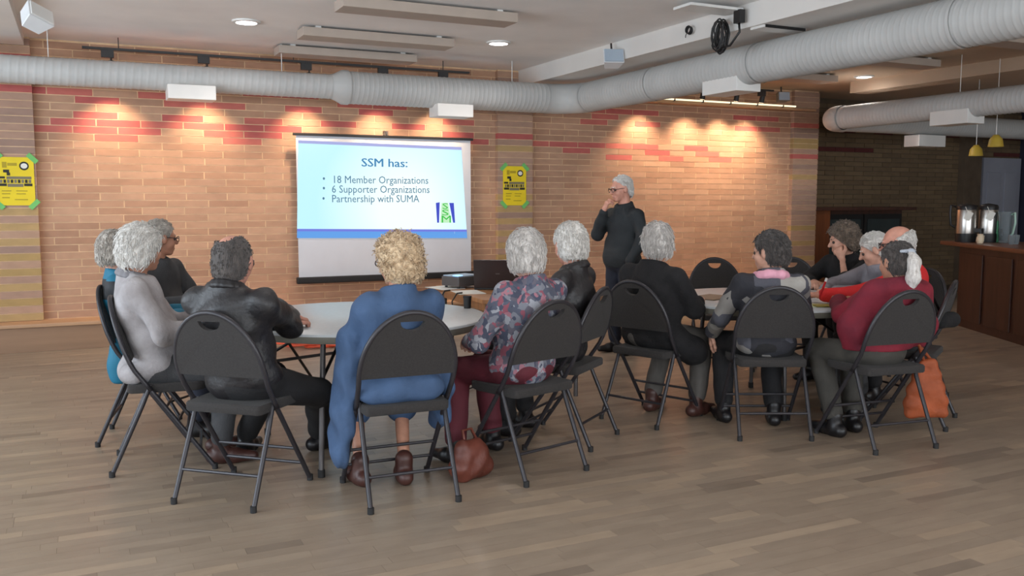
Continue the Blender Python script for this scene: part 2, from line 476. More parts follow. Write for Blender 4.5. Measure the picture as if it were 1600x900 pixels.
# wall beyond the last pilaster, its missing lamplight put into darker brick and mortar colours
DW = 10.25
dwm = MB().box(((9.3 + RIGHT_X) / 2, DW + 0.06, CEIL / 2), (RIGHT_X - 9.3, 0.1, CEIL)).box((9.42, 9.98, CEIL / 2), (0.06, 0.6, CEIL))
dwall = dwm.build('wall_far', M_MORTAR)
dwall.data.materials.clear(); dwall.data.materials.append(mat('shaded_mortar', srgb(92, 78, 62), 0.95, 0.1, 9.0))
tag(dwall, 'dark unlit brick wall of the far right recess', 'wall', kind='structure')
dk = []
random.seed(5)
for r in range(int(CEIL / ROW)):
    z0 = r * ROW; off = (r % 2) * 0.2
    k = 23
    while k * BL + off < RIGHT_X:
        x0 = k * BL + off; k += 1
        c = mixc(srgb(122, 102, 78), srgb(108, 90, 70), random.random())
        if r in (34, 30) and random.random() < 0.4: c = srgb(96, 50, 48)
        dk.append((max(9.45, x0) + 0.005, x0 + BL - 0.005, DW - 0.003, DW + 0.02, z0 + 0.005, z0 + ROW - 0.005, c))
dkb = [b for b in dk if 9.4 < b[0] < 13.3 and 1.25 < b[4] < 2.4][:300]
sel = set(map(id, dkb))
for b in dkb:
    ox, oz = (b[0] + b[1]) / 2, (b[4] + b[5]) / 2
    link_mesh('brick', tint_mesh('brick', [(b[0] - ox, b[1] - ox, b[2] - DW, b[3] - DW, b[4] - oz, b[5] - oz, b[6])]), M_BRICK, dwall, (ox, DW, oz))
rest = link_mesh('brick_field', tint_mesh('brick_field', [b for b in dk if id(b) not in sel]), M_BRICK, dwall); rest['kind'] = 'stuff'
# dark pilaster and the grey panelled door right of it
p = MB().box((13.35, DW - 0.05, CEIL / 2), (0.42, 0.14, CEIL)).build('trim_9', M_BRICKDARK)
tag(p, 'dark brown post beside the grey door, behind the coffee urns', 'trim', kind='structure')
M_DOOR = mat('door_grey', srgb(150, 152, 164), 0.6, 0.04, 3)
dr = MB().box((14.15, DW - 0.04, 1.06), (0.95, 0.06, 2.12)).build('door_1', M_DOOR)
tag(dr, 'pale grey panelled door at the far right behind the bar counter', 'door', kind='structure')
for zz in (0.55, 1.5):
    for xx in (13.93, 14.37):
        MB().box((xx, DW - 0.075, zz), (0.32, 0.02, 0.75), bev=0.008).build('door_panel', M_DOOR, dr)
MB().lathe([(0, 0.0), (0.03, 0.0), (0.03, 0.04), (0, 0.045)], (13.78, DW - 0.12, 1.0), 12).build('door_knob', M_CHROME, dr)
p = MB().box((14.95, DW - 0.1, CEIL / 2), (0.55, 0.24, CEIL)).build('trim_10', mat('blue_black', srgb(40, 40, 58), 0.7))
tag(p, 'blue-black post at the extreme right edge behind the counter', 'trim', kind='structure')

# ------------------------------------------------------------------ ducts
def duct_section(name, length, r, parent, loc, rz, pitch=0.13, ridges=2, n=28, helix=True):
    """spiral duct, axis along local +X"""
    step = pitch / 14
    m = max(2, int(length / step)) + 1
    s = np.linspace(0, length, m)[:, None]; th = np.linspace(0, 2 * math.pi, n, endpoint=False)[None]
    ph = ((s / pitch * ridges) + th / (2 * math.pi) * 1.0) % 1.0
    rr = r + 0.0035 * np.exp(-((ph - 0.5) / 0.09) ** 2)
    V = np.stack([np.broadcast_to(s, rr.shape), rr * np.cos(th), rr * np.sin(th)], -1).reshape(-1, 3).astype(np.float32)
    i = np.arange(m - 1)[:, None] * n; k = np.arange(n)[None]; k2 = (k + 1) % n
    Q = np.stack([i + k, i + k2, i + n + k2, i + n + k], -1).reshape(-1, 4)
    me = quad_mesh(name, V, Q)
    return link_mesh(name, me, M_DUCT, parent, loc, (0, 0, rz))
def quad_mesh(name, V, Q, smooth=True):
    me = bpy.data.meshes.new(name)
    me.vertices.add(len(V)); me.vertices.foreach_set('co', np.ascontiguousarray(V, np.float32).ravel())
    me.loops.add(Q.size); me.loops.foreach_set('vertex_index', np.ascontiguousarray(Q, np.int32).ravel())
    nq = len(Q)
    me.polygons.add(nq); me.polygons.foreach_set('loop_start', (np.arange(nq) * 4).astype(np.int32))
    me.polygons.foreach_set('loop_total', np.full(nq, 4, np.int32))
    if smooth: me.polygons.foreach_set('use_smooth', np.ones(nq, bool))
    me.update(calc_edges=True)
    return me
def vent_box(name_parent, c, w, d, h, rz):
    v = MB().box((0, 0, 0), (w, d, h), bev=0.008).build('air_vent', M_VENT, name_parent, loc=c, rot=(0, 0, rz))
    return v

DY, DZ = 9.0, 2.545
xred = onY(520, 140, DY).x
du = empty('air_duct', (0, DY, 0))
tag(du, 'white spiral air duct running along the brick wall and turning along the beam', 'duct')
duct_section('duct_pipe', xred - LEFT_X - 0.02, 0.12, du, (LEFT_X + 0.02, 0, DZ), 0)
MB().tube([(xred - 0.02, 0, DZ), (xred + 0.01, 0, DZ), (xred + 0.09, 0, DZ), (xred + 0.15, 0, DZ)], [0.122, 0.13, 0.172, 0.172], 28, caps=False).build('reducer', M_DUCT, du, 'all')
EX = 5.12; ER = 0.34; BR = 0.162
duct_section('duct_pipe', EX - ER - xred - 0.13, BR, du, (xred + 0.13, 0, DZ), 0, 0.10, 2)
el = [(EX - ER + ER * math.sin(a), -ER + ER * math.cos(a), DZ) for a in np.linspace(0, math.pi / 2, 14)]
MB().tube([(EX - ER - 0.03, 0, DZ)] + el + [(EX, -ER - 0.03, DZ)], [BR + 0.004] * 16, 28, caps=False).build('elbow', M_DUCT, du, 'all')
duct_section('duct_pipe', DY - ER - 0.2, BR, du, (EX, -ER, DZ), -math.pi / 2, 0.10, 2)
for yy in (-1.62, -3.1, -5.0):
    MB().tube([(EX, yy - 0.012, DZ), (EX, yy + 0.012, DZ)], BR + 0.007, 28, caps=False).build('seam_band', M_DUCT, du, 'all')
for px, py, ww in ((298, 146, 0.42), (705, 174, 0.40)):
    q = onY(px, py, DY - 0.06)
    vent_box(du, (q.x, -0.06, q.z), ww, 0.26, 0.13, 0)
q = onX(1135, 126, EX - 0.05)
vent_box(du, (EX, q.y - DY, q.z - 0.025), 0.26, 0.46, 0.17, 0)
for px in (76, 440, 800):
    q = onY(px, 100, DY)
    MB().tube([(q.x, 0, DZ + 0.1), (q.x, 0, CEIL)], 0.004, 6).build('hanger_wire', M_WHITEP, du)

D2X, D2Z, D2R = 8.4, 2.41, 0.135
ey = onX(1290, 192, D2X).y
d2 = empty('air_duct', (D2X, ey, 0))
tag(d2, 'shorter white duct with a rounded elbow end at the upper right', 'duct')
er = 0.26
el = [(er - er * math.cos(a), -er + er * math.sin(a), D2Z) for a in np.linspace(0, math.pi / 2, 14)]
el = [(0, -er - 0.03, D2Z)] + el + [(er + 0.03, 0, D2Z)]
MB().tube(el, D2R + 0.012, 28, caps=False).build('elbow', M_DUCT, d2, 'all')
duct_section('duct_pipe', ey - er + 1.0, D2R, d2, (0, -er, D2Z), -math.pi / 2, 0.10, 2)
duct_section('duct_pipe', 6.2, D2R, d2, (er, 0, D2Z), 0, 0.10, 2)
q = onX(1495, 181, D2X)
vent_box(d2, (0, q.y - ey, q.z - 0.02), 0.26, 0.46, 0.15, 0)
q = onY(1445, 222, ey)
vent_box(d2, (q.x - D2X, 0, q.z + 0.01), 0.5, 0.24, 0.15, 0)
for px in (1500, 1600):
    q = onX(px, 150, D2X)
    MB().tube([(0, q.y - ey, D2Z + 0.1), (0, q.y - ey, CEIL)], 0.004, 6).build('hanger_wire', M_WHITEP, d2)

# ------------------------------------------------------------------ ceiling panels, downlights
M_PANEL = mat('acoustic_panel', srgb(178, 164, 152), 0.9, 0.03, 6)
pl = [(1.82, 3.25, 6.75, 'long pale ceiling panel nearest the viewer, cut by the top edge'), (1.82, 3.23, 8.05, 'long pale ceiling panel in the middle of the left ceiling row'),
      (1.82, 3.23, 9.08, 'long pale ceiling panel nearest the brick wall and track'), (7.0, 8.40, 6.95, 'brownish ceiling panel right of the big duct, in front of the downlight'),
      (7.0, 8.35, 8.35, 'small brownish ceiling panel right of the big duct, nearer the brick wall'), (7.0, 8.4, 5.6, 'brownish ceiling panel at the right edge above the ducts')]
for x0, x1, yy, lab in pl:
    c = empty('ceiling_panel', ((x0 + x1) / 2, yy, CEIL - 0.055))
    tag(c, lab, 'panel', 'hanging ceiling panels')
    MB().box((0, 0, 0), (x1 - x0, 0.26, 0.075), bev=0.006).build('panel', M_PANEL, c)
    for sx in (-0.4, 0.4):
        MB().box((sx * (x1 - x0), 0, 0.047), (0.05, 0.2, 0.02)).build('mount', M_WHITEP, c)
M_LAMP = emis('lamp_glow', (1.0, 0.95, 0.98, 1), 14.0)
def downlight(x, y, lab, power=55):
    dl = empty('ceiling_downlight', (x, y, CEIL)); tag(dl, lab, 'light', 'recessed ceiling downlights')
    MB().lathe([(0.085, 0.0), (0.12, 0.0), (0.118, -0.012), (0.09, -0.018), (0.085, -0.004)], (0, 0, 0), 28).build('trim_ring', M_WHITEP, dl, True)
    MB().lathe([(0, -0.008), (0.088, -0.008), (0.088, -0.002), (0, -0.002)], (0, 0, 0), 28).build('lamp', M_LAMP, dl)
    l = bpy.data.lights.new('downlight', 'SPOT'); l.energy = power; l.color = (1, 0.92, 0.86); l.spot_size = R(150); l.spot_blend = 0.8; l.shadow_soft_size = 0.09
    lo = bpy.data.objects.new('downlight', l); COL.objects.link(lo); lo.parent = dl; lo.location = (0, 0, -0.03)
for px, py, lab in ((385, 33, 'round recessed downlight at the upper left'), (779, 66, 'round recessed downlight near the middle of the ceiling'), (1350, 119, 'round recessed downlight at the right between the ducts')):
    q = onZ(px, py, CEIL); downlight(q.x, q.y, lab, 70)
# unseen downlights added to brighten the room evenly, before and behind the viewer
for yy, rw in ((4.6, 'above the tables'), (1.4, 'before the viewer'), (-1.8, 'behind the viewer')):
    for xx, cl in ((-1.0, 'far left'), (1.36, 'left'), (3.72, 'middle'), (6.9, 'right'), (9.0, 'far right')):
        downlight(xx, yy, 'added round recessed downlight out of view %s, %s of its row' % (rw, cl), 24)

# ------------------------------------------------------------------ track lights
M_TRACK = mat('track_black', srgb(46, 44, 44), 0.5, 0.1, 10)
def track(rail0, rail1, heads, label, aim_z, power, spot=62, drop=0.16, aim_dx=None):
    t = empty('track_light', ((rail0[0] + rail1[0]) / 2, rail0[1], rail0[2]))
    tag(t, label, 'track light')
    o = t.location
    MB().box(((rail0[0] + rail1[0]) / 2 - o.x, 0, 0), (rail1[0] - rail0[0], 0.035, 0.022)).build('rail', M_TRACK, t)
    for fx in (0.08, 0.5, 0.92):
        xx = rail0[0] + (rail1[0] - rail0[0]) * fx - o.x
        MB().tube([(xx, 0, 0.01), (xx, 0, CEIL - o.z + 0.005)], 0.005, 6).build('suspension_rod', M_TRACK, t)
    for i, hx in enumerate(heads):
        x = hx - o.x
        MB().box((x, 0, -0.045), (0.11, 0.04, 0.07), bev=0.004).build('adapter', M_TRACK, t)
        MB().tube([(x + 0.03, 0, -0.07), (x + 0.03, 0.0, -drop)], 0.008, 8).build('stem', M_TRACK, t)
        a = Vector((x + 0.03, 0.02, -drop)); dirv = Vector((0, WALL_Y - o.y, aim_z - o.z + drop)).normalized()
        hd = MB().tube([a - dirv * 0.06, a - dirv * 0.05, a + dirv * 0.04, a + dirv * 0.06], [0.018, 0.03, 0.034, 0.036], 14).build('lamp_head', M_TRACK, t, True)
        MB().tube([a + dirv * 0.0605, a + dirv * 0.062], 0.03, 14).build('lamp', M_TLAMP, hd)
        l = bpy.data.lights.new('track_spot', 'SPOT'); l.energy = power; l.color = (1.0, 0.72, 0.48)
        l.spot_size = R(spot); l.spot_blend = 1.0; l.shadow_soft_size = 0.03
        lo = bpy.data.objects.new('track_spot', l); COL.objects.link(lo); lo.parent = t
        lo.location = a + dirv * 0.075
        lo.rotation_euler = dirv.to_track_quat('-Z', 'Y').to_euler()
    return t
M_TLAMP = emis('track_lamp_glow', (1.0, 0.8, 0.5, 1), 6.0)
TY = 9.33
q0, q1 = onY(128, 75, TY), onY(733, 110, TY)
hx = [onY(px, 90, TY).x for px in (168, 318, 478, 598, 692)]
track((q0.x, TY, 2.82), (q1.x, TY, 2.82), hx, 'long black ceiling track with five lamp heads above the left duct', 1.4, 76, 92)
q0, q1 = onY(985, 138, TY), onY(1208, 146, TY)
hx = [onY(px, 150, TY).x for px in (1022, 1097, 1150, 1190)]
track((q0.x - 0.5, TY, 2.85), (q1.x, TY, 2.85), hx, 'shorter black ceiling track with four lamp heads by the right cornice', 1.35, 96, 98, 0.10)

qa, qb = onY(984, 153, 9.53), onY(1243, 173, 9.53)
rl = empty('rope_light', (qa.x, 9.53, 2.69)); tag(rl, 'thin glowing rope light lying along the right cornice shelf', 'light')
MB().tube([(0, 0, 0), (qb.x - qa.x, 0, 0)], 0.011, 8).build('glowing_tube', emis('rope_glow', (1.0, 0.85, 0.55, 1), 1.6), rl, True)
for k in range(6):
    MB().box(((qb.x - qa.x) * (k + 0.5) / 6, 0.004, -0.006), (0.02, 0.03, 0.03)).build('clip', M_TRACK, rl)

# ------------------------------------------------------------------ speakers, cables
M_SPK = mat('speaker_white', srgb(218, 220, 222), 0.5, 0.03, 6)
M_SPKG = mat('speaker_grille', srgb(168, 182, 196), 0.6, 0.05, 200, 0.2, 500)
def speaker(loc, rot, s, label, m1, m2):
    t = empty('ceiling_speaker', loc); t.rotation_euler = rot
    tag(t, label, 'speaker')
    MB().prism([(-0.5 * s, -0.34 * s), (0.5 * s, -0.34 * s), (0.34 * s, 0.34 * s), (-0.34 * s, 0.34 * s)], (0, 0, -0.35 * s), (1, 0, 0), (0, 1, 0), (0, 0, 1), 0.7 * s).build('cabinet', m1, t, bevel=0.02 * s)
    MB().box((0, -0.35 * s, 0), (0.9 * s, 0.02, 0.62 * s), bev=0.005).build('grille', m2, t)
    MB().tube([(0, 0.0, 0.33 * s), (0, 0.02, 0.55 * s), (0, 0.10 * s, 0.85 * s)], 0.010, 8).build('bracket', M_TRACK, t)
    return t
q = onZ(55, 24, 2.70); speaker((q.x, q.y, 2.68), (R(-30), R(18), R(35)), 0.19, 'white wedge speaker hanging at the upper left corner', M_SPK, M_WHITEP)
q = onX(957, 92, BEAM_X - 0.08); speaker((q.x, q.y, q.z), (R(-18), 0, R(-20)), 0.20, 'pale blue-grey speaker mounted on the ceiling beam', M_SPK, M_SPKG)
q = onY(1222, 152, 9.4); speaker((q.x, q.y, q.z), (R(-8), 0, R(-15)), 0.17, 'small grey speaker above the end of the right brick wall', mat('speaker_grey', srgb(120, 116, 108), 0.6), M_SPKG)

cb = empty('cable_coil', (0, 0, 0))
q = onX(1155, 30, BEAM_X - 0.06)
cb.location = q
tag(cb, 'thick bundle of black cable hanging from a plate on the ceiling beam', 'cable')
MB().box((0.0, 0, 0.02), (0.05, 0.08, 0.10), bev=0.005).build('bracket', M_BLACK, cb)
pq = onX(1125, 17, BEAM_X - 0.3)
MB().box((-0.22, 0.10, 0.075), (0.5, 0.22, 0.02)).build('plate', M_WHITEP, cb)
cq = onX(1129, 57, BEAM_X - 0.06) - q
random.seed(3)
for i in range(9):
    ph = random.uniform(0, 0.06)
    pts = [(cq.x - 0.02 + 0.03 * math.sin(i * 2.1), cq.y + (0.05 + 0.02 * random.random()) * math.cos(a) + 0.012 * math.sin(i), cq.z + 0.015 * math.sin(i * 1.7) + (0.105 + ph * 0.4) * math.sin(a)) for a in np.linspace(0, 2 * math.pi, 22, endpoint=False)]
    MB().tube(pts, 0.007, 6, closed=True).build('loop', M_BLACK, cb, 'all')
MB().tube([(0, 0, -0.03), (-0.01, -0.02, -0.10), (-0.02, cq.y * 0.4, -0.19), (-0.02, cq.y * 0.8, cq.z - 0.09)], 0.009, 8).build('cable', M_BLACK, cb, 'all')
q = onX(1078, 48, BEAM_X - 0.03)
sc = empty('cable_coil', q); tag(sc, 'small black cable coil pinned to the beam face', 'cable')
for i in range(3):
    MB().tube([(-0.01 * i, 0.035 * math.cos(a), 0.03 * math.sin(a) + 0.004 * i) for a in np.linspace(0, 2 * math.pi, 16, endpoint=False)], 0.005, 6, closed=True).build('loop', M_BLACK, sc, 'all')
MB().tube([(0, 0.03, 0.0), (-0.005, 0.05, -0.03), (-0.004, 0.055, -0.05)], 0.004, 6).build('cable', M_BLACK, sc)
q = onZ(1216, 45, 2.745)
cv = MB().box((0, 0, 0), (0.42, 0.16, 0.02), bev=0.004).build('ceiling_vent', M_VENT, loc=(q.x, q.y, 2.74))
tag(cv, 'small slotted vent plate on the beam underside', 'vent')
MB().box((0, -0.082, 0), (0.40, 0.006, 0.024)).build('slot', M_BLACK, cv)

# ------------------------------------------------------------------ projection screen with the slide
SY = 9.60
a, b = onY(462, 212, SY), onY(735, 219, SY)
zb = onY(600, 432, SY).z
x0, x1, zt = a.x, b.x, (a.z + b.z) / 2
ps = empty('projection_screen', ((x0 + x1) / 2, SY, zb))
tag(ps, 'white projection screen with a blue slide hung on the brick wall', 'screen')
hw = (x1 - x0) / 2; H = zt - zb
M_SHEET = mat('screen_cloth', srgb(205, 208, 216), 0.8, 0.02, 5)
MB().box((0, 0, H / 2), (2 * hw, 0.006, H)).build('sheet', M_SHEET, ps)
MB().box((0, 0, H + 0.012), (2 * hw + 0.06, 0.03, 0.028), bev=0.006).build('top_bar', M_BLACK, ps)
MB().box((0.02, 0, -0.01), (2 * hw + 0.09, 0.075, 0.072), bev=0.015).build('roller_case', M_BLACK, ps)
MB().tube([(-0.02, 0, H + 0.02), (-0.02, 0.01, H + 0.08)], 0.008, 8).tube([(-0.05, 0, H + 0.02), (-0.02, 0.0, H + 0.07), (0.01, 0, H + 0.02)], 0.005, 6).build('hanging_hook', M_CHROME, ps)
ybk = 0.02
MB().box((0, 0.045, H + 0.05), (0.05, 0.05, 0.06)).build('wall_bracket', M_GREYMETAL, ps)
def sxy(px, py):
    q = onY(px, py, SY - 0.005); return (q.x - ps.location.x, q.z - ps.location.z)
sl = [sxy(466, 219), sxy(721, 230), sxy(730, 372), sxy(464, 372)]
def slide_mat():
    m = bpy.data.materials.new('projected_slide'); m.use_nodes = True
    nt = m.node_tree; bs = nt.nodes['Principled BSDF']; N = nt.nodes.new; L = nt.links.new
    tc = N('ShaderNodeTexCoord'); gr = N('ShaderNodeVectorMath'); gr.operation = 'DISTANCE'
    gr.inputs[1].default_value = (0.2, 0, 0.75)
    L(tc.outputs['Object'], gr.inputs[0])
    cr = N('ShaderNodeValToRGB'); e = cr.color_ramp.elements
    e[0].position = 0.3; e[0].color = srgb(234, 250, 248); e[1].position = 1.1 - 0.1; e[1].color = srgb(184, 234, 248)
    L(gr.outputs['Value'], cr.inputs['Fac'])
    L(cr.outputs[0], bs.inputs['Emission Color']); bs.inputs['Emission Strength'].default_value = 1.12
    bs.inputs['Base Color'].default_value = (0.05, 0.05, 0.05, 1); bs.inputs['Specular IOR Level'].default_value = 0
    return m
M_SLIDE = slide_mat()
def flat(name, poly, m, dy, parent):
    return MB().prism([(p[0], p[1]) for p in poly], (0, dy, 0), (1, 0, 0), (0, 0, 1), (0, 1, 0), 0.001).build(name, m, parent)
slide = flat('projected_slide', sl, M_SLIDE, -0.0045, ps)
lerp2 = lambda p, q, t: (p[0] + (q[0] - p[0]) * t, p[1] + (q[1] - p[1]) * t)
flat('slide_band', [lerp2(sl[0], sl[3], 0.0), lerp2(sl[1], sl[2], 0.0), lerp2(sl[1], sl[2], 0.03), lerp2(sl[0], sl[3], 0.03)], emis('slide_lilac', srgb(176, 184, 240), 0.9), -0.0055, slide)
flat('slide_band', [lerp2(sl[0], sl[3], 0.915), lerp2(sl[1], sl[2], 0.915), sl[2], sl[3]], emis('slide_blue', srgb(104, 170, 246), 0.9), -0.0055, slide)
flat('slide_band', [lerp2(sl[0], sl[3], 0.905), lerp2(sl[1], sl[2], 0.905), lerp2(sl[1], sl[2], 0.93), lerp2(sl[0], sl[3], 0.93)], emis('slide_violet', srgb(120, 132, 236), 0.9), -0.006, slide)
M_STXT = emis('slide_text_blue', srgb(92, 140, 172), 0.75)
M_STIT = emis('slide_title_blue', srgb(70, 150, 205), 0.8)
def text_mesh(name, body, size, m, loc, parent, bold=0.0, align='LEFT', sx=1.0):
    cu = bpy.data.curves.new(name, 'FONT'); cu.body = body; cu.size = size; cu.align_x = align
    cu.offset = bold; cu.resolution_u = 2
    to = bpy.data.objects.new(name + '_tmp', cu); COL.objects.link(to)
    dg = bpy.context.evaluated_depsgraph_get()
    me = bpy.data.meshes.new_from_object(to.evaluated_get(dg))
    bpy.data.objects.remove(to)
    me.materials.clear()
    o = link_mesh(name, me, m, parent, loc, (math.pi / 2, R(0.0), 0))
    o.scale = (sx, 1, 1)
    return o
def tline(px, py, body, wpx, m, bold):
    c = sxy(px, py); w = sxy(px + wpx, py)[0] - c[0]
    o = text_mesh('slide_text', body, 0.115, m, (c[0], -0.0065, c[1]), slide, bold)
    o.scale.x = w / max(v.co.x for v in o.data.vertices)
    return o
t = tline(564, 260, 'SSM has:', 72, M_STIT, 0.0); t.scale.y = 1.12
t2 = t.copy(); COL.objects.link(t2); t2.location.x += 0.0055; t2.location.y -= 0.0003
tline(519, 286, '18 Member Organizations', 150, M_STXT, 0.0)
tline(518, 301, '6 Supporter Organizations', 153, M_STXT, 0.0)
tline(518, 316, 'Partnership with SUMA', 137, M_STXT, 0.0)
for px, py in ((506, 279), (506, 294), (505.5, 310)):
    c = sxy(px, py)
    flat('slide_bullet', [(c[0] + 0.012 * math.cos(k), c[1] + 0.014 * math.sin(k)) for k in np.linspace(0, 2 * math.pi, 10, endpoint=False)], M_STXT, -0.0065, slide)
c = sxy(709, 365); text_mesh('slide_number', '1', 0.035, emis('slide_pale', srgb(200, 225, 250), 0.9), (c[0], -0.0068, c[1]), slide)
LB = emis('logo_blue', srgb(70, 84, 214), 0.85); LG = emis('logo_green', srgb(52, 208, 70), 0.85)
flat('logo_bar', [sxy(681, 317), sxy(687, 316), sxy(686, 348), sxy(683, 348)], LB, -0.006, slide)
flat('logo_bar', [sxy(702, 317), sxy(709, 317), sxy(711, 348), sxy(708, 348)], LB, -0.006, slide)
flat('logo_panel', [sxy(690, 317), sxy(700, 317), sxy(705, 348), sxy(688, 348)], emis('logo_palegreen', srgb(206, 255, 206), 0.9), -0.0055, slide)
for body, px, py, wp, hp in (('S', 690.5, 326.5, 9.5, 9), ('S', 689.5, 336.5, 11.5, 9), ('M', 688.5, 348, 16, 11)):
    c = sxy(px, py); w = sxy(px + wp, py)[0] - c[0]; h = sxy(px, py - hp)[1] - c[1]
    o = text_mesh('logo_letter', body, 0.1, LG, (c[0], -0.0065, c[1]), slide, 0.0)
    xs_ = [v.co.x for v in o.data.vertices]; ys_ = [v.co.y for v in o.data.vertices]
    o.scale = (w / max(xs_), h / max(ys_), 1)

# ------------------------------------------------------------------ posters
def poster(px0, py0, px1, py1, y, label):
    p0, p1 = onY(px0, py1, y), onY(px1, py0, y)
    w, h = p1.x - p0.x, p1.z - p0.z
    t = empty('poster', (p0.x, y, p0.z)); tag(t, label, 'poster', 'yellow taped posters')
    MB().box((w / 2, 0, h / 2), (w, 0.003, h)).build('sheet', M_YELLOW, t)
    B = lambda n, m, u0, v0, u1, v1, dy=-0.0025: MB().box(((u0 + u1) / 2 * w, dy, (v0 + v1) / 2 * h), (abs(u1 - u0) * w, 0.001, abs(v1 - v0) * h)).build(n, m, t)
    B('print_bar', M_INK, 0.04, 0.555, 0.22, 0.60); B('print_bar', M_INK, 0.04, 0.40, 0.26, 0.455); B('print_bar', M_INK, 0.72, 0.40, 0.94, 0.455)
    B('print_block', M_INKGREY, 0.26, 0.545, 0.92, 0.60); B('print_block', M_INKGREY, 0.28, 0.385, 0.70, 0.45)
    for k in range(9):
        B('print_block', M_INK if k % 2 else M_INKGREY, 0.08 + k * 0.095, 0.465, 0.15 + k * 0.095, 0.535)
    for k, (u, v, ww) in enumerate(((0.12, 0.29, 0.25), (0.5, 0.29, 0.3), (0.12, 0.23, 0.22), (0.5, 0.23, 0.25), (0.12, 0.15, 0.2), (0.45, 0.11, 0.35))):
        B('print_line', M_INKOLIVE, u, v, u + ww, v + 0.022)
    B('print_figure', M_INK, 0.18, 0.68, 0.34, 0.74); B('print_figure', M_INKOLIVE, 0.16, 0.78, 0.28, 0.90); B('print_figure', M_INKOLIVE, 0.30, 0.82, 0.55, 0.88); B('print_figure', M_INK, 0.27, 0.62, 0.36, 0.68)
    MB().prism([(0.74 * w + 0.13 * w * math.cos(k), 0.82 * h + 0.13 * w * math.sin(k)) for k in np.linspace(0, 2 * math.pi, 20, endpoint=False)], (0, -0.003, 0), (1, 0, 0), (0, 0, 1), (0, 1, 0), 0.001).build('print_badge', M_INK, t)
    MB().prism([(0.74 * w + 0.09 * w * math.cos(k), 0.82 * h + 0.08 * w * math.sin(k)) for k in np.linspace(0, 2 * math.pi, 20, endpoint=False)], (0, -0.0036, 0), (1, 0, 0), (0, 0, 1), (0, 1, 0), 0.001).build('print_badge', M_PAPER, t)
    for u, v, an in ((0.03, 0.98, 45), (0.97, 0.98, -45), (0.03, 0.02, -45), (0.97, 0.02, 45)):
        MB().box((u * w, -0.004, v * h), (0.105, 0.001, 0.045), Matrix.Rotation(R(-an if v > 0.5 else -an), 3, 'Y')).build('tape', M_TAPE, t)
    return t
PYY = WALL_Y - PD - 0.012
poster(-3, 246, 52, 321, PYY, 'yellow poster taped to the pilaster at the far left')
poster(786, 260, 822, 321, PYY, 'yellow poster taped to the pilaster right of the screen')

# ------------------------------------------------------------------ dark cabinet with glass in the recess
ca, cbb = onY(1268, 331, 9.85), onY(1425, 335, 9.85)
cw, ch = cbb.x - ca.x, ca.z + 0.02
cab = empty('display_cabinet', (ca.x + 0.0, 9.85, 0)); tag(cab, 'dark wooden cabinet with black glass front in the recess', 'cabinet')
MB().box((0.18, 0.17, ch / 2), (0.36, 0.36, ch), bev=0.006).build('side_panel', M_BROWNWOOD, cab)
MB().box((cw / 2, 0.16, ch + 0.02), (cw + 0.06, 0.44, 0.05), bev=0.006).build('top', M_DARKWOOD, cab)
MB().box((cw / 2 + 0.18, 0.27, ch / 2), (cw - 0.36, 0.16, ch - 0.01)).build('body', M_DARKWOOD, cab)
M_TEAL = mat('teal_glass', srgb(22, 44, 48), 0.12, 0.2, 3, coat=0.5)
for k in range(2):
    xx = 0.40 + (cw - 0.42) * (k * 0.5)
    d = MB().box((xx + (cw - 0.46) / 4, 0.17, ch * 0.5), ((cw - 0.46) / 2, 0.03, ch * 0.9)).build('door', M_BLACK, cab)
    MB().box((xx + (cw - 0.46) / 4, 0.15, ch * 0.52), ((cw - 0.46) / 2 - 0.12, 0.012, ch * 0.74)).build('glass_pane', M_TEAL, d)
    MB().tube([(xx + (cw - 0.5) / 2 * (1 - k) + 0.03, 0.14, ch * 0.5), (xx + (cw - 0.5) / 2 * (1 - k) + 0.03, 0.14, ch * 0.6)], 0.008, 8).build('handle', M_CHROME, d)

# ------------------------------------------------------------------ bar counter and what stands on it
k0, k1 = Vector((8.92, 6.92, 0)), Vector((8.10, 5.40, 0))
ang = math.atan2(k1.y - k0.y, k1.x - k0.x)
Lc = (k1 - k0).length + 2.0
ctr = empty('bar_counter', k0, ang); tag(ctr, 'dark wooden bar counter carrying the coffee urns', 'counter')
MB().box((Lc / 2, 0.33, 0.45), (Lc, 0.6, 0.90)).build('body', M_DARKWOOD, ctr)
for k in range(5):
    MB().box((0.32 + k * 0.62, 0.02, 0.46), (0.52, 0.02, 0.74), bev=0.008).build('front_panel', M_DARKWOOD, ctr)
MB().box((Lc / 2 - 0.12, 0.31, 0.925), (Lc + 0.3, 0.78, 0.045), bev=0.012).build('bar_top', mat('bar_top_wood', srgb(112, 66, 44), 0.35, 0.15, 4, stretch=(0.4, 4, 1)), ctr)
def on_counter(px, py): return onZ(px, py, 0.9475)
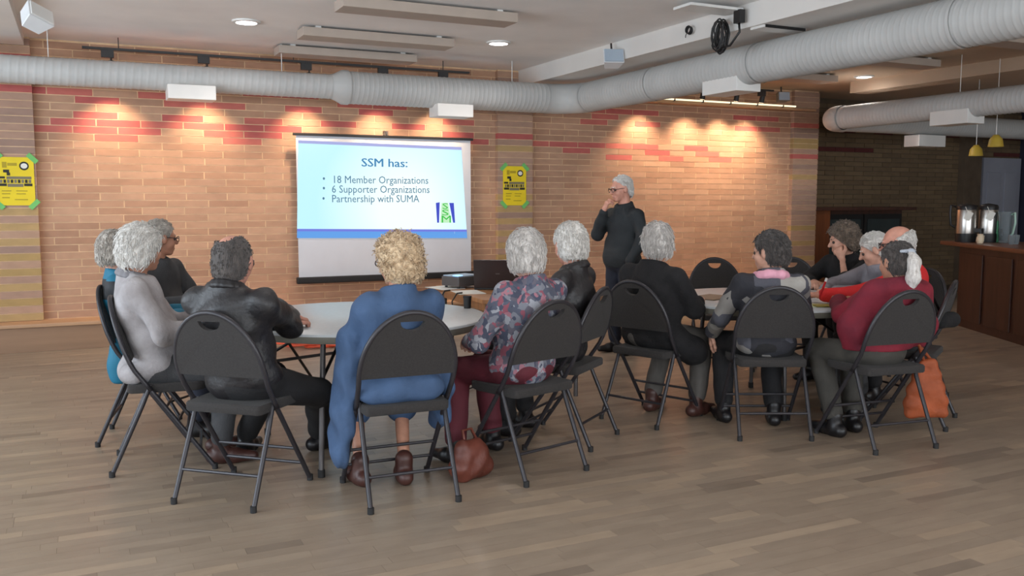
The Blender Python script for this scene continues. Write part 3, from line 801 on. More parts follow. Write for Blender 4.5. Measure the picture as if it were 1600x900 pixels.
def urn(px, label):
    q = on_counter(px, 378); t = empty('coffee_urn', (q.x, q.y, 0.9475), R(-60)); tag(t, label, 'urn', 'coffee urns on the bar'); t.scale = (1.2, 1.2, 1.2)
    MB().lathe([(0, 0), (0.085, 0), (0.09, 0.05), (0.088, 0.08), (0, 0.08)], n=28).build('base', M_BLACK, t, True)
    MB().lathe([(0, 0.08), (0.084, 0.08), (0.086, 0.10), (0.086, 0.29), (0.078, 0.315), (0, 0.315)], n=28).build('body', M_CHROME, t, True)
    MB().lathe([(0, 0.30), (0.083, 0.30), (0.086, 0.325), (0.075, 0.345), (0.03, 0.355), (0, 0.36)], n=28).build('lid', M_BLACK, t, True)
    MB().tube([(-0.09, 0, 0.33), (-0.135, 0, 0.34), (-0.14, 0, 0.26), (-0.13, 0, 0.16), (-0.085, 0, 0.13)], 0.012, 8).build('handle', M_BLACK, t, True)
    MB().box((0.1, 0, 0.11), (0.06, 0.04, 0.04), bev=0.006).tube([(0.12, 0, 0.11), (0.125, 0, 0.06)], 0.011, 8).build('tap', M_BLACK, t)
    MB().box((0.03, -0.092, 0.245), (0.055, 0.003, 0.08), Matrix.Rotation(R(25), 3, 'Y')).build('paper_tag', M_PAPER, t)
    MB().tube([(0.02, -0.088, 0.28), (0.0, -0.086, 0.33)], 0.003, 6).build('tag_string', M_PAPER, t)
urn(1508, 'steel coffee urn at the left, nearest the end of the bar'); urn(1542, 'steel coffee urn beside the water pitcher on the bar')
q = on_counter(1518, 379); cr_ = empty('creamer_jug', (q.x - 0.05, q.y - 0.14, 0.9475)); tag(cr_, 'small cream coloured jug between the coffee urns', 'jug')
M_CREAM = mat('cream_ceramic', srgb(226, 208, 180), 0.35, 0.04, 6)
MB().lathe([(0, 0), (0.03, 0), (0.04, 0.03), (0.036, 0.06), (0.026, 0.085), (0.032, 0.10), (0.028, 0.10), (0.022, 0.085), (0, 0.03)], n=20).build('body', M_CREAM, cr_, True)
MB().tube([(0.03, 0, 0.085), (0.06, 0, 0.08), (0.058, 0, 0.045), (0.036, 0, 0.03)], 0.006, 8).build('handle', M_CREAM, cr_, True)
M_CLEAR = mat('clear_plastic', srgb(190, 200, 205), 0.1, 0.03, 6)
bsn = M_CLEAR.node_tree.nodes['Principled BSDF']; bsn.inputs['Transmission Weight'].default_value = 0.75; bsn.inputs['IOR'].default_value = 1.3
q = on_counter(1570, 379); wp_ = empty('water_pitcher', (q.x, q.y, 0.9475), R(-100)); tag(wp_, 'clear water pitcher with pale green handle on the bar', 'pitcher')
MB().lathe([(0, 0), (0.06, 0), (0.062, 0.02), (0.075, 0.30), (0.085, 0.34), (0.08, 0.34), (0.07, 0.30), (0.057, 0.02), (0, 0.015)], n=24).build('body', M_CLEAR, wp_, True)
MB().tube([(0.078, 0, 0.31), (0.12, 0, 0.33), (0.13, 0, 0.22), (0.10, 0, 0.10), (0.066, 0, 0.08)], 0.011, 8).build('handle', mat('pale_green_plastic', srgb(170, 206, 190), 0.4, 0.04), wp_, True)
q = on_counter(1558, 379); tb_ = empty('drink_carton', (q.x + 0.08, q.y + 0.1, 0.9475)); tag(tb_, 'green and blue drink carton behind the water pitcher', 'carton')
MB().box((0, -0.03, 0.12), (0.055, 0.05, 0.24), bev=0.003).build('front_half', mat('carton_green', srgb(120, 210, 160), 0.5), tb_)
MB().box((0, 0.02, 0.12), (0.056, 0.05, 0.242), bev=0.003).build('back_half', mat('carton_blue', srgb(30, 70, 190), 0.5), tb_)
q = on_counter(1572, 381)
for i in range(2):
    cc = MB().lathe([(0, 0.0), (0.027, 0.0), (0.036, 0.10), (0.033, 0.10), (0.025, 0.004), (0, 0.004)], n=18).build('plastic_cup', M_CLEAR, loc=(q.x - 0.06 + 0.075 * (i % 2), q.y - 0.10 - 0.08 * (i // 2), 0.9475), smooth=True)
    tag(cc, ('clear plastic cup left of the other, before the water pitcher', 'clear plastic cup right of the other, before the water pitcher')[i], 'cup', 'plastic cups on the bar')
# pendant lamps over the bar
M_SHADE = mat('amber_shade', srgb(190, 160, 60), 0.5, 0.06, 5)
for px, py, lab in ((1525, 237, 'small amber pendant lamp at the left over the bar'), (1556, 222, 'small amber pendant lamp at the right over the bar')):
    q = onX(px, py, 9.7 if px < 1540 else 9.0)
    t = empty('pendant_lamp', (q.x, q.y, q.z)); tag(t, lab, 'lamp', 'amber pendant lamps')
    MB().lathe([(0.012, 0.08), (0.03, 0.075), (0.065, 0.03), (0.08, -0.05), (0.077, -0.05), (0.06, 0.025), (0.026, 0.068), (0.0, 0.07)], n=22).build('shade', M_SHADE, t, True)
    MB().tube([(0, 0, 0.075), (0, 0, CEIL - q.z)], 0.004, 6).build('cord', M_WHITEP, t)
    MB().lathe([(0, -0.03), (0.02, -0.02), (0.025, 0.0), (0.015, 0.04), (0, 0.045)], n=14).build('bulb', M_WHITEP, t, True)

# ------------------------------------------------------------------ folding chairs
def chair_yz(z):
    """side profile of the arched frame: y at height z"""
    pts = [(0.0, 0.235), (0.56, -0.155), (0.66, -0.195), (0.78, -0.232), (0.95, -0.278)]
    for (z0, y0), (z1, y1) in zip(pts, pts[1:]):
        if z <= z1: return y0 + (y1 - y0) * (z - z0) / (z1 - z0)
    return pts[-1][1]
def make_chair():
    t = empty('folding_chair')
    arch = []
    for z in np.linspace(0.44, 0.62, 6): arch.append((-0.222 - 0.010 * (z - 0.44) / 0.18, chair_yz(z), z))
    for a in np.linspace(math.pi, 0, 25)[1:-1]: arch.append((0.232 * math.cos(a), chair_yz(0.62 + 0.29 * math.sin(a)), 0.62 + 0.29 * math.sin(a)))
    for z in np.linspace(0.62, 0.44, 6): arch.append((0.222 + 0.010 * (z - 0.44) / 0.18, chair_yz(z), z))
    MB().tube(arch, 0.0125, 10).build('back_frame', M_CHAIRFRAME, t, 'all')
    for s in (-1, 1):
        MB().tube([(s * 0.222, chair_yz(0.45), 0.45), (s * 0.222, chair_yz(0.2), 0.2), (s * 0.222, chair_yz(0.012), 0.012)], 0.0122, 10).build('leg', M_CHAIRFRAME, t, True)
        MB().tube([(s * 0.206, -0.075, 0.47), (s * 0.208, -0.12, 0.36), (s * 0.212, -0.275, 0.012)], 0.0118, 10).build('leg', M_CHAIRFRAME, t, True)
        for yy, xx in ((chair_yz(0.012), 0.222), (-0.276, 0.212)):
            MB().tube([(s * xx, yy, 0.0), (s * xx, yy, 0.03)], 0.0155, 10).build('foot_cap', M_RUBBER, t, True)
    MB().tube([(-0.222, chair_yz(0.20), 0.20), (0.222, chair_yz(0.20), 0.20)], 0.008, 8).build('crossbar', M_CHAIRFRAME, t, True)
    MB().tube([(-0.222, chair_yz(0.11), 0.11), (0.222, chair_yz(0.11), 0.11)], 0.008, 8).build('crossbar', M_CHAIRFRAME, t, True)
    MB().tube([(-0.210, -0.215, 0.15), (0.210, -0.215, 0.15)], 0.008, 8).build('crossbar', M_CHAIRFRAME, t, True)
    # padded back panel with a half-moon hand hole
    bm = bmesh.new()
    outer = [(-0.224, 0.60), (0.224, 0.60)] + [(0.225 * math.cos(a), 0.62 + 0.282 * math.sin(a)) for a in np.linspace(0, math.pi, 25)]
    hole = [(0.058 * math.cos(a), 0.868 - 0.045 * math.sin(a)) for a in np.linspace(0, math.pi, 11)]
    def loop(pts):
        vs = [bm.verts.new((x, chair_yz(z), z)) for x, z in pts]
        return [bm.edges.new((vs[i], vs[(i + 1) % len(vs)])) for i in range(len(vs))]
    es = loop(outer) + loop(hole)
    bmesh.ops.triangle_fill(bm, use_beauty=True, edges=es)
    r = bmesh.ops.extrude_face_region(bm, geom=list(bm.faces))
    vs = [g for g in r['geom'] if isinstance(g, bmesh.types.BMVert)]
    bmesh.ops.translate(bm, verts=vs, vec=(0, 0.024, 0.004))
    bmesh.ops.translate(bm, verts=list(bm.verts), vec=(0, -0.010, 0))
    m = MB(); m.bm.free(); m.bm = bm
    m.build('backrest', M_CHAIRPAD, t)
    m = MB()
    outl = [(-0.19, -0.19), (0.19, -0.19), (0.205, -0.17), (0.212, 0.10)] + [(0.212 - 0.06 + 0.06 * math.cos(a), 0.14 + 0.06 * math.sin(a)) for a in np.linspace(0, math.pi / 2, 5)] + [(-0.152 - 0.06 * math.sin(a), 0.14 + 0.06 * math.cos(a)) for a in np.linspace(0, math.pi / 2, 5)] + [(-0.212, 0.10), (-0.205, -0.17)]
    m.prism(outl, (0, 0, 0.425), (1, 0, 0), (0, 1, 0), (0, 0, 1), 0.045)
    m.build('seat', M_CHAIRPAD, t, smooth=True, bevel=0.008)
    return t
CHAIR0 = None
CHAIRS = 'dark padded folding chairs'
def chair(x, y, deg, label):
    """deg: direction the sitter faces, measured from +X"""
    global CHAIR0
    if CHAIR0 is None:
        CHAIR0 = make_chair(); o = CHAIR0
    else:
        o = copy_tree(CHAIR0)
    o.location = (x, y, 0); o.rotation_euler = (0, 0, R(deg - 90))
    tag(o, label, 'chair', CHAIRS)
    return o
chair(1.36, 4.10, 88, 'dark folding chair of the woman in blue, front of the left table')
chair(0.69, 4.43, 48, 'dark folding chair under the balding man in the black leather jacket')
chair(0.40, 5.11, -7, 'dark folding chair of the white-haired woman in the grey jacket')
chair(0.36, 5.74, -12, 'dark folding chair of the person in the teal and black jacket')
chair(0.52, 6.40, -42, 'dark folding chair of the man with glasses behind the grey jacket')
chair(2.08, 4.19, 105, 'dark folding chair of the woman in the floral jacket')
chair(2.56, 4.62, 127, 'dark folding chair of the white-haired man in the black leather jacket')
chair(3.35, 4.81, 22, 'dark folding chair of the woman in the long black coat')
chair(3.78, 4.24, 64, 'dark folding chair of the woman with the pink scarf')
chair(4.20, 3.77, 83, 'dark folding chair of the ponytailed woman in the maroon shawl')
chair(4.79, 4.05, 121, 'dark folding chair of the man in the red sweater')
chair(5.36, 4.62, 174, 'dark folding chair of the woman writing in the grey sweater')
chair(5.52, 5.24, 192, 'dark folding chair of the woman in black resting her chin')
chair(4.87, 6.02, 245, 'empty dark folding chair behind the right table, near the standing man')
chair(5.45, 5.86, 222, 'empty dark folding chair behind the pink-scarfed woman, by the brick pilaster')

# ------------------------------------------------------------------ round folding tables
def round_table(cx, cy, r, legs, label):
    t = empty('round_table', (cx, cy, 0)); tag(t, label, 'table', 'round folding tables')
    MB().lathe([(0, 0.715), (r - 0.012, 0.715), (r - 0.002, 0.728), (r - 0.006, 0.738), (r - 0.014, 0.742), (0, 0.742)], n=72).build('tabletop', M_TABLETOP, t, True)
    MB().lathe([(r - 0.03, 0.692), (r - 0.006, 0.692), (r - 0.001, 0.70), (r - 0.001, 0.727), (r - 0.03, 0.727)], n=72).build('rim', M_TABLERIM, t, True)
    P = [Vector((x - cx, y - cy, 0)) for x, y in legs]
    for k, p in enumerate(P):
        MB().tube([(p.x * 0.9, p.y * 0.9, 0.70), (p.x * 0.96, p.y * 0.96, 0.35), (p.x, p.y, 0.02)], 0.0145, 12).build('leg', M_GREYMETAL, t, True)
        MB().tube([(p.x, p.y, 0.0), (p.x, p.y, 0.04)], 0.019, 12).build('foot_cap', M_RUBBER, t, True)
        MB().tube([(p.x * 0.94, p.y * 0.94, 0.50), (p.x * 0.35, p.y * 0.35, 0.705)], 0.009, 8).build('brace', M_BLKMETAL, t, True)
    for a, b in ((0, 1), (2, 3)):
        MB().tube([P[a] * 0.9 + Vector((0, 0, 0.695)), P[b] * 0.9 + Vector((0, 0, 0.695))], 0.012, 8).build('leg_bar', M_GREYMETAL, t, True)
        MB().tube([P[a] * 0.945 + Vector((0, 0, 0.45)), P[b] * 0.945 + Vector((0, 0, 0.45))], 0.010, 8).build('leg_bar', M_GREYMETAL, t, True)
    return t
round_table(1.46, 5.10, 0.755, [(1.07, 4.47), (1.94, 4.76), (1.85, 5.73), (0.98, 5.44)], 'round white-topped folding table at the left, nearest the viewer')
round_table(4.30, 4.80, 0.735, [(4.05, 4.35), (4.72, 4.55), (4.55, 5.25), (3.88, 5.05)], 'round white-topped folding table at the right, spread with papers')

# ------------------------------------------------------------------ projector table
pt = empty('projector_table', (2.46, 5.56, 0), R(-4)); tag(pt, 'wooden rectangular table holding the projector and laptop', 'table')
TW, TL = 0.80, 1.10
MB().box((TW / 2, TL / 2, 0.725), (TW, TL, 0.03), bev=0.005).build('tabletop', M_WOODTOP, pt)
MB().box((TW / 2, TL / 2, 0.68), (TW - 0.1, TL - 0.1, 0.06)).build('apron', M_WOODTOP, pt)
for sx in (0.06, TW - 0.06):
    for sy in (0.06, TL - 0.06):
        MB().tube([(sx, sy, 0.70), (sx, sy, 0.0)], 0.016, 10).build('leg', M_GREYMETAL, pt, True)
def ontab(px, py, z=0.7405): return onZ(px, py, z)
# projector
q = ontab(722, 449)
pr = empty('projector', (q.x, q.y, 0.7405), R(20)); tag(pr, 'small projector glowing blue on the wooden table', 'projector')
MB().box((0, 0, 0.055), (0.25, 0.20, 0.075), bev=0.012).build('body', M_GREYMETAL, pr)
MB().box((0, 0, 0.096), (0.23, 0.18, 0.008), bev=0.003).build('top_cover', mat('projector_top', srgb(170, 190, 210), 0.4), pr)
MB().tube([(-0.05, 0.10, 0.058), (-0.05, 0.125, 0.058)], 0.03, 18).build('lens_ring', M_BLACK, pr, True)
MB().tube([(-0.05, 0.124, 0.058), (-0.05, 0.127, 0.058)], 0.022, 18).build('lens', emis('lens_glow', (0.4, 0.7, 1, 1), 8), pr)
MB().box((-0.10, -0.06, 0.102), (0.06, 0.05, 0.004)).build('status_light', emis('projector_blue', (0.25, 0.55, 1, 1), 3.0), pr)
for sx in (-0.1, 0.1):
    for sy in (-0.07, 0.07):
        MB().tube([(sx, sy, 0), (sx, sy, 0.02)], 0.011, 8).build('foot', M_BLACK, pr)
for k in range(5):
    MB().box((0.126, -0.06 + 0.03 * k, 0.055), (0.003, 0.012, 0.04)).build('grille_slat', M_BLACK, pr)
# laptop seen from behind its lid
q = ontab(778, 453)
lp = empty('laptop', (q.x, q.y, 0.7405), R(-28)); tag(lp, 'open black laptop with its lid toward the viewer', 'laptop')
MB().box((0, 0.13, 0.011), (0.36, 0.25, 0.02), bev=0.004).build('base', M_BLACK, lp)
MB().box((0, 0.125, 0.0225), (0.31, 0.12, 0.003)).build('keyboard', M_RUBBER, lp)
lid = MB().box((0, -0.035, 0.125), (0.36, 0.012, 0.225), Matrix.Rotation(R(18), 3, 'X'), bev=0.004).build('lid', mat('laptop_lid', srgb(52, 42, 42), 0.35, 0.06), lp)
MB().box((0, -0.030, 0.126), (0.33, 0.010, 0.195), Matrix.Rotation(R(18), 3, 'X')).build('display', M_RUBBER, lid)
MB().box((0.0, -0.0425, 0.125), (0.03, 0.002, 0.008), Matrix.Rotation(R(18), 3, 'X')).build('lid_badge', M_GREYMETAL, lid)
# papers, bottle and cables on the projector table
for px, py, rz, lab in ((690, 451, 10, 'white sheet of paper left of the projector'), (726, 458, -8, 'white sheet of paper in front of the projector')):
    q = ontab(px, py)
    o = MB().box((0, 0, 0), (0.20, 0.27, 0.003)).build('paper_sheet', M_PAPER, loc=(q.x + 0.04, q.y + 0.03, 0.7425), rot=(0, 0, R(rz))); tag(o, lab, 'paper')
q = ontab(785, 466)
bt = empty('small_bottle', (q.x, q.y + 0.03, 0.7405)); tag(bt, 'tiny white bottle with yellow cap beside the laptop', 'bottle')
MB().lathe([(0, 0), (0.02, 0), (0.022, 0.015), (0.02, 0.045), (0.011, 0.055), (0, 0.055)], n=14).build('body', M_WHITEP, bt, True)
MB().lathe([(0, 0.052), (0.013, 0.052), (0.013, 0.078), (0, 0.08)], n=12).build('cap', mat('yellow_cap', srgb(226, 186, 60), 0.5), bt, True)
for (px, py, lab, dx) in ((695, 457, 'thin black cable looping over the left edge of the projector table', 0), (714, 461, 'black power cable hanging in front of the projector table', 0.02)):
    q = ontab(px, py)
    pts = [(q.x + 0.06, q.y + 0.05, 0.75), (q.x, q.y, 0.752), (q.x - 0.05, q.y - 0.03, 0.70), (q.x - 0.06 + dx, q.y - 0.04, 0.52), (q.x - 0.05, q.y, 0.25), (q.x - 0.01, q.y + 0.05, 0.02), (q.x + 0.25, q.y + 0.22, 0.012)]
    o = MB().tube(pts, 0.006, 6).build('cable', M_BLACK, smooth='all'); tag(o, lab, 'cable')
q = onZ(732, 480.5, 0.742)
mug = empty('black_tumbler', (q.x - 0.02, q.y - 0.03, 0.742)); tag(mug, 'small black tumbler on the far edge of the left table', 'tumbler')
MB().lathe([(0, 0), (0.022, 0), (0.026, 0.07), (0.024, 0.07), (0.021, 0.01), (0, 0.01)], n=18).build('body', M_BLACK, mug, True)
MB().lathe([(0, 0.067), (0.027, 0.067), (0.027, 0.078), (0, 0.08)], n=18).build('lid', M_RUBBER, mug, True)

# walking cane hooked over the far edge of the left table
cn = empty('walking_cane', (0, 0, 0)); tag(cn, 'black walking cane hooked over the far edge of the left table', 'cane')
tp_ = onZ(503, 618, 0.0); hq = onZ(441, 481, 0.762)
cn.location = (tp_.x, tp_.y, 0)
rel = lambda p: (p[0] - tp_.x, p[1] - tp_.y, p[2])
MB().tube([rel((tp_.x, tp_.y, 0.02)), rel((1.08, 5.89, 0.70))], 0.010, 10).build('shaft', M_BLKMETAL, cn, True)
MB().tube([rel(p) for p in ((1.08, 5.89, 0.69), (1.08, 5.885, 0.755), (1.082, 5.85, 0.785), (1.085, 5.76, 0.795), (hq.x * 0.4 + 1.085 * 0.6, hq.y * 0.4 + 5.76 * 0.6, 0.787), (hq.x, hq.y, 0.760))], 0.0115, 10).build('handle', M_BLACK, cn, 'all')
MB().tube([rel((tp_.x, tp_.y, 0.0)), rel((tp_.x, tp_.y, 0.04))], 0.014, 10).build('rubber_tip', M_RUBBER, cn, True)

# orange-red cord heap on the floor by the ledge
random.seed(8)
M_ORANGE = mat('orange_cord', srgb(214, 84, 52), 0.6, 0.08, 8)
q = onZ(485, 541, 0.0)
oc = empty('extension_cord', (q.x, q.y, 0)); tag(oc, 'heap of orange-red extension cord on the floor beyond the left table', 'cord')
for i in range(9):
    ox, oy, ra = random.uniform(-0.18, 0.18), random.uniform(-0.12, 0.12), random.uniform(0.10, 0.18)
    MB().tube([(ox + ra * 1.2 * math.cos(a), oy + ra * math.sin(a), 0.012 + 0.009 * i + 0.006 * math.sin(3 * a + i)) for a in np.linspace(0, 2 * math.pi, 22, endpoint=False)], 0.011, 6, closed=True).build('loop', M_ORANGE, oc, 'all')
MB().tube([(0.2, 0, 0.01), (0.5, -0.05, 0.01), (0.8, 0.05, 0.01), (1.2, 0.0, 0.01)], 0.010, 6).build('cable', M_ORANGE, oc, 'all')

# ------------------------------------------------------------------ papers on the right table
M_KRAFT = mat('brown_folder', srgb(150, 128, 108), 0.7, 0.05)
M_GREENP = mat('pale_green_paper', srgb(206, 214, 178), 0.8, 0.03)
M_OLIVE = mat('olive_booklet', srgb(148, 132, 60), 0.7, 0.08)
pz = 0.7440
for k, (px, py, w, d, rz, m, lab, th) in enumerate([
    (1112, 465, 0.30, 0.22, 20, M_KRAFT, 'brown folder lying at the left of the right table', 0.008),
    (1150, 476, 0.22, 0.30, -50, M_PAPER, 'white sheet overhanging the near left of the right table', 0.002),
    (1285, 477, 0.30, 0.21, -30, M_GREENP, 'pale green sheet at the front of the right table', 0.002),
    (1300, 479, 0.22, 0.10, -28, M_OLIVE, 'olive booklet lying on the pale green sheet', 0.006),
    (1262, 462, 0.21, 0.28, 15, M_PAPER, 'white sheet under the writing hands on the right table', 0.002),
    (1256, 454, 0.10, 0.07, 30, mat('violet_card', srgb(150, 110, 150), 0.7), 'small violet card at the far side of the right table', 0.003)]):
    q = onZ(px, py, pz)
    o = MB().box((0, 0, th / 2), (w, d, th)).build('paper_sheet' if m in (M_PAPER, M_GREENP) else 'booklet', m, loc=(q.x, q.y, pz - 0.0015 + 0.0045 * (k == 3)), rot=(0, 0, R(rz))); tag(o, lab, 'paper' if m in (M_PAPER, M_GREENP) else 'booklet')

# ------------------------------------------------------------------ people: smooth surfaces grown round a posed skeleton
def v3(p): return np.array(p, np.float32)
def unit(v):
    v = np.asarray(v, np.float32); return v / (np.linalg.norm(v) + 1e-9)
def d_cap(P, a, b, r1, r2):
    a, b = v3(a), v3(b); ba = b - a
    h = np.clip(((P - a) @ ba) / (ba @ ba + 1e-9), 0, 1)
    return np.linalg.norm(P - a - h[:, None] * ba, axis=1) - (r1 + (r2 - r1) * h)
def d_ell(P, c, r, rot=None):
    q = P - v3(c)
    if rot is not None: q = q @ rot
    r = v3(r)
    k0 = np.linalg.norm(q / r, axis=1); k1 = np.linalg.norm(q / (r * r), axis=1) + 1e-9
    return k0 * (k0 - 1) / k1
def smin(a, b, k):
    h = np.clip(0.5 + 0.5 * (b - a) / k, 0, 1)
    return b + (a - b) * h - k * h * (1 - h)
def field(P, prims, k):
    d = None
    for p in prims:
        e = d_cap(P, *p[1:]) if p[0] == 'c' else d_ell(P, *p[1:])
        d = e if d is None else smin(d, e, k)
    return d
def wob(P, amp, freq, seed):
    rg = np.random.RandomState(seed); o = 0
    for i in range(5):
        v = unit(rg.randn(3)); o = o + np.sin(P @ v * freq * rg.uniform(0.7, 1.5) + rg.uniform(0, 6.3))
    return amp * o / 3
def curls(P, amp, f, seed):
    w = P + 0.6 / f * np.stack([np.sin(P[:, 1] * f * 0.7 + seed), np.sin(P[:, 2] * f * 0.8 + 1), np.sin(P[:, 0] * f * 0.75 + 2)], 1)
    u = P * 2.3 + 0.9 / f * np.stack([np.sin(P[:, 2] * f * 1.3 + 2), np.sin(P[:, 0] * f * 1.1 + seed), np.sin(P[:, 1] * f * 1.2)], 1)
    return amp * (np.sin(w[:, 0] * f) * np.sin(w[:, 1] * f + 1.3) * np.sin(w[:, 2] * f + 0.4) + 0.6 * np.sin(u[:, 0] * f) * np.sin(u[:, 1] * f + 0.3) * np.sin(u[:, 2] * f + 1.4))
_CO = [(0,0,0),(1,0,0),(0,1,0),(1,1,0),(0,0,1),(1,0,1),(0,1,1),(1,1,1)]
_ED = [(0,1),(2,3),(4,5),(6,7),(0,2),(1,3),(4,6),(5,7),(0,4),(1,5),(2,6),(3,7)]
def surface(fn, lo, hi, h):
    lo, hi = np.asarray(lo, float), np.asarray(hi, float)
    n = np.maximum(3, np.ceil((hi - lo) / h).astype(int) + 1)
    ax = [lo[i] + h * np.arange(n[i]) for i in range(3)]
    G = np.stack(np.meshgrid(*ax, indexing='ij'), -1).reshape(-1, 3).astype(np.float32)
    f = fn(G).reshape(n)
    s = f < 0
    nx, ny, nz = n - 1
    cs = [s[x:x + nx, y:y + ny, z:z + nz] for x, y, z in _CO]
    tot = sum(c.astype(np.int8) for c in cs)
    mask = (tot > 0) & (tot < 8)
    idx = np.full(mask.shape, -1, np.int64); cells = np.argwhere(mask); idx[mask] = np.arange(len(cells))
    fc = [f[x:x + nx, y:y + ny, z:z + nz][mask] for x, y, z in _CO]
    acc = np.zeros((len(cells), 3)); cnt = np.zeros(len(cells))
    for a, b in _ED:
        fa, fb = fc[a], fc[b]; m = (fa < 0) != (fb < 0)
        t = np.where(m, fa / np.where(m, fa - fb, 1), 0)
        pa, pb = np.array(_CO[a], float), np.array(_CO[b], float)
        acc += np.where(m[:, None], pa + t[:, None] * (pb - pa), 0); cnt += m
    V = lo + h * (cells + acc / cnt[:, None])
    Q = []
    for d in range(3):
        u, w = [(1, 2), (2, 0), (0, 1)][d]
        sl0 = [slice(None)] * 3; sl1 = [slice(None)] * 3
        sl0[d] = slice(0, -1); sl1[d] = slice(1, None)
        for q in (u, w):
            sl0[q] = slice(1, -1); sl1[q] = slice(1, -1)
        s0, s1 = s[tuple(sl0)], s[tuple(sl1)]
        e = np.argwhere(s0 != s1); 
        if len(e) == 0: continue
        inside = s0[s0 != s1]
        base = e.copy(); base[:, u] += 1; base[:, w] += 1
        def at(du, dw):
            c = base.copy(); c[:, u] += du; c[:, w] += dw
            return idx[c[:, 0], c[:, 1], c[:, 2]]
        q = np.stack([at(-1, -1), at(0, -1), at(0, 0), at(-1, 0)], 1)
        q[~inside] = q[~inside][:, ::-1]
        Q.append(q)
    Q = np.concatenate(Q); Q = Q[(Q >= 0).all(1)]
    return V, Q
def bounds(prims, pad):
    lo = np.full(3, 1e9); hi = -lo
    for p in prims:
        if p[0] == 'c':
            for c, r in ((p[1], p[3]), (p[2], p[4])):
                lo = np.minimum(lo, v3(c) - r); hi = np.maximum(hi, v3(c) + r)
        else:
            r = max(p[2]) if len(p) > 3 and p[3] is not None else v3(p[2])
            lo = np.minimum(lo, v3(p[1]) - r); hi = np.maximum(hi, v3(p[1]) + r)
    return lo - pad, hi + pad
def grow(prims, k=0.03, h=0.011, infl=0.0, noise=None, curl=None, cuts=(), minus=(), mk=0.01, zfloor=None):
    lo, hi = bounds(prims, infl + 0.02 + (noise[0] if noise else 0) + (curl[0] * 1.6 if curl else 0))
    def fn(P):
        d = field(P, prims, k) - infl
        if noise: d = d + wob(P, *noise)
        if curl: d = d + curls(P, *curl)
        for n, c in cuts:
            d = -smin(-d, -((P @ v3(n)) - c), mk)
        for mn in minus:
            d = -smin(-d, field(P, mn, 0.02), mk)
        if zfloor is not None: d = np.maximum(d, zfloor - P[:, 2])
        return d
    return surface(fn, lo, hi, h)
def join(parts):
    V, Q, n = [], [], 0
    for v, q in parts:
        V.append(v); Q.append(q + n); n += len(v)
    return np.concatenate(V), np.concatenate(Q)
def part(name, VQ, m, parent, label=None):
    o = link_mesh(name, quad_mesh(name, *VQ), m, parent)
    if label: o['label'] = label
    return o

def skin(name, r, g, b): 
    m = mat(name, srgb(r, g, b), 0.5, 0.08, 30, 0.08, 200)
    m.node_tree.nodes['Principled BSDF'].inputs['Subsurface Weight'].default_value = 0.0
    return m
SK1 = skin('skin_fair', 206, 156, 134); SK2 = skin('skin_tan', 184, 132, 108); SK3 = skin('skin_ruddy', 204, 146, 126)
def hairm(name, a, b, st=(3, 3, 0.6), sc=26):
    return mat(name, srgb(*a), 0.6, 0.1, sc, 0.9, 90, col2=srgb(*b), stretch=st, sheen=0.2)
H_WHITE = hairm('hair_white', (248, 245, 240), (212, 206, 198))
H_GREY = hairm('hair_grey', (216, 208, 198), (150, 140, 130))
H_BLOND = hairm('hair_blond', (232, 206, 170), (178, 146, 110), (1, 1, 1), 30)
H_DARKGREY = hairm('hair_darkgrey', (86, 78, 74), (44, 38, 36))
H_BROWNGREY = hairm('hair_browngrey', (142, 122, 104), (84, 70, 58))
H_SILVER = hairm('hair_silver', (238, 233, 228), (184, 176, 170))

def hand_prims(w, d, n, side, curl=0.35, spread=1.0):
    """w wrist, d finger direction, n back of the hand, side +1/-1: where the thumb leaves"""
    w = v3(w); d = unit(d); n = unit(np.asarray(n) - d * np.dot(n, d)); t = np.cross(d, n) * side
    pr = [('c', w - d * 0.012, w + d * 0.02, 0.023, 0.024), ('c', w + d * 0.02 + t * 0.012, w + d * 0.078 + t * 0.022, 0.017, 0.013),
          ('c', w + d * 0.02, w + d * 0.082, 0.018, 0.0135), ('c', w + d * 0.02 - t * 0.012, w + d * 0.074 - t * 0.024, 0.017, 0.012)]
    fin = [(0.029, 0.066, 0.080), (0.010, 0.076, 0.086), (-0.010, 0.070, 0.083), (-0.029, 0.054, 0.074)]
    for off, ln, b0 in fin:
        p0 = w + d * b0 + t * off; a = curl; ln *= 1.05
        sp = t * off * 0.35 * spread
        for fr, r0, r1 in ((0.45, 0.0095, 0.0088), (0.32, 0.0088, 0.008), (0.23, 0.008, 0.0072)):
            dr = unit(d * math.cos(a) - n * math.sin(a) + sp)
            p1 = p0 + dr * ln * fr; pr.append(('c', p0, p1, r0, r1)); p0 = p1; a += curl * 1.1
    p0 = w + d * 0.022 + t * 0.020; p1 = w + d * 0.052 + t * 0.050 - n * 0.012; p2 = p1 + unit(d * 0.9 + t * 0.15 - n * 0.3) * 0.036; p3 = p2 + unit(d - t * 0.15 - n * 0.2) * 0.026
    pr += [('c', p0, p1, 0.015, 0.0115), ('c', p1, p2, 0.0115, 0.0095), ('c', p2, p3, 0.0095, 0.008)]
    return pr

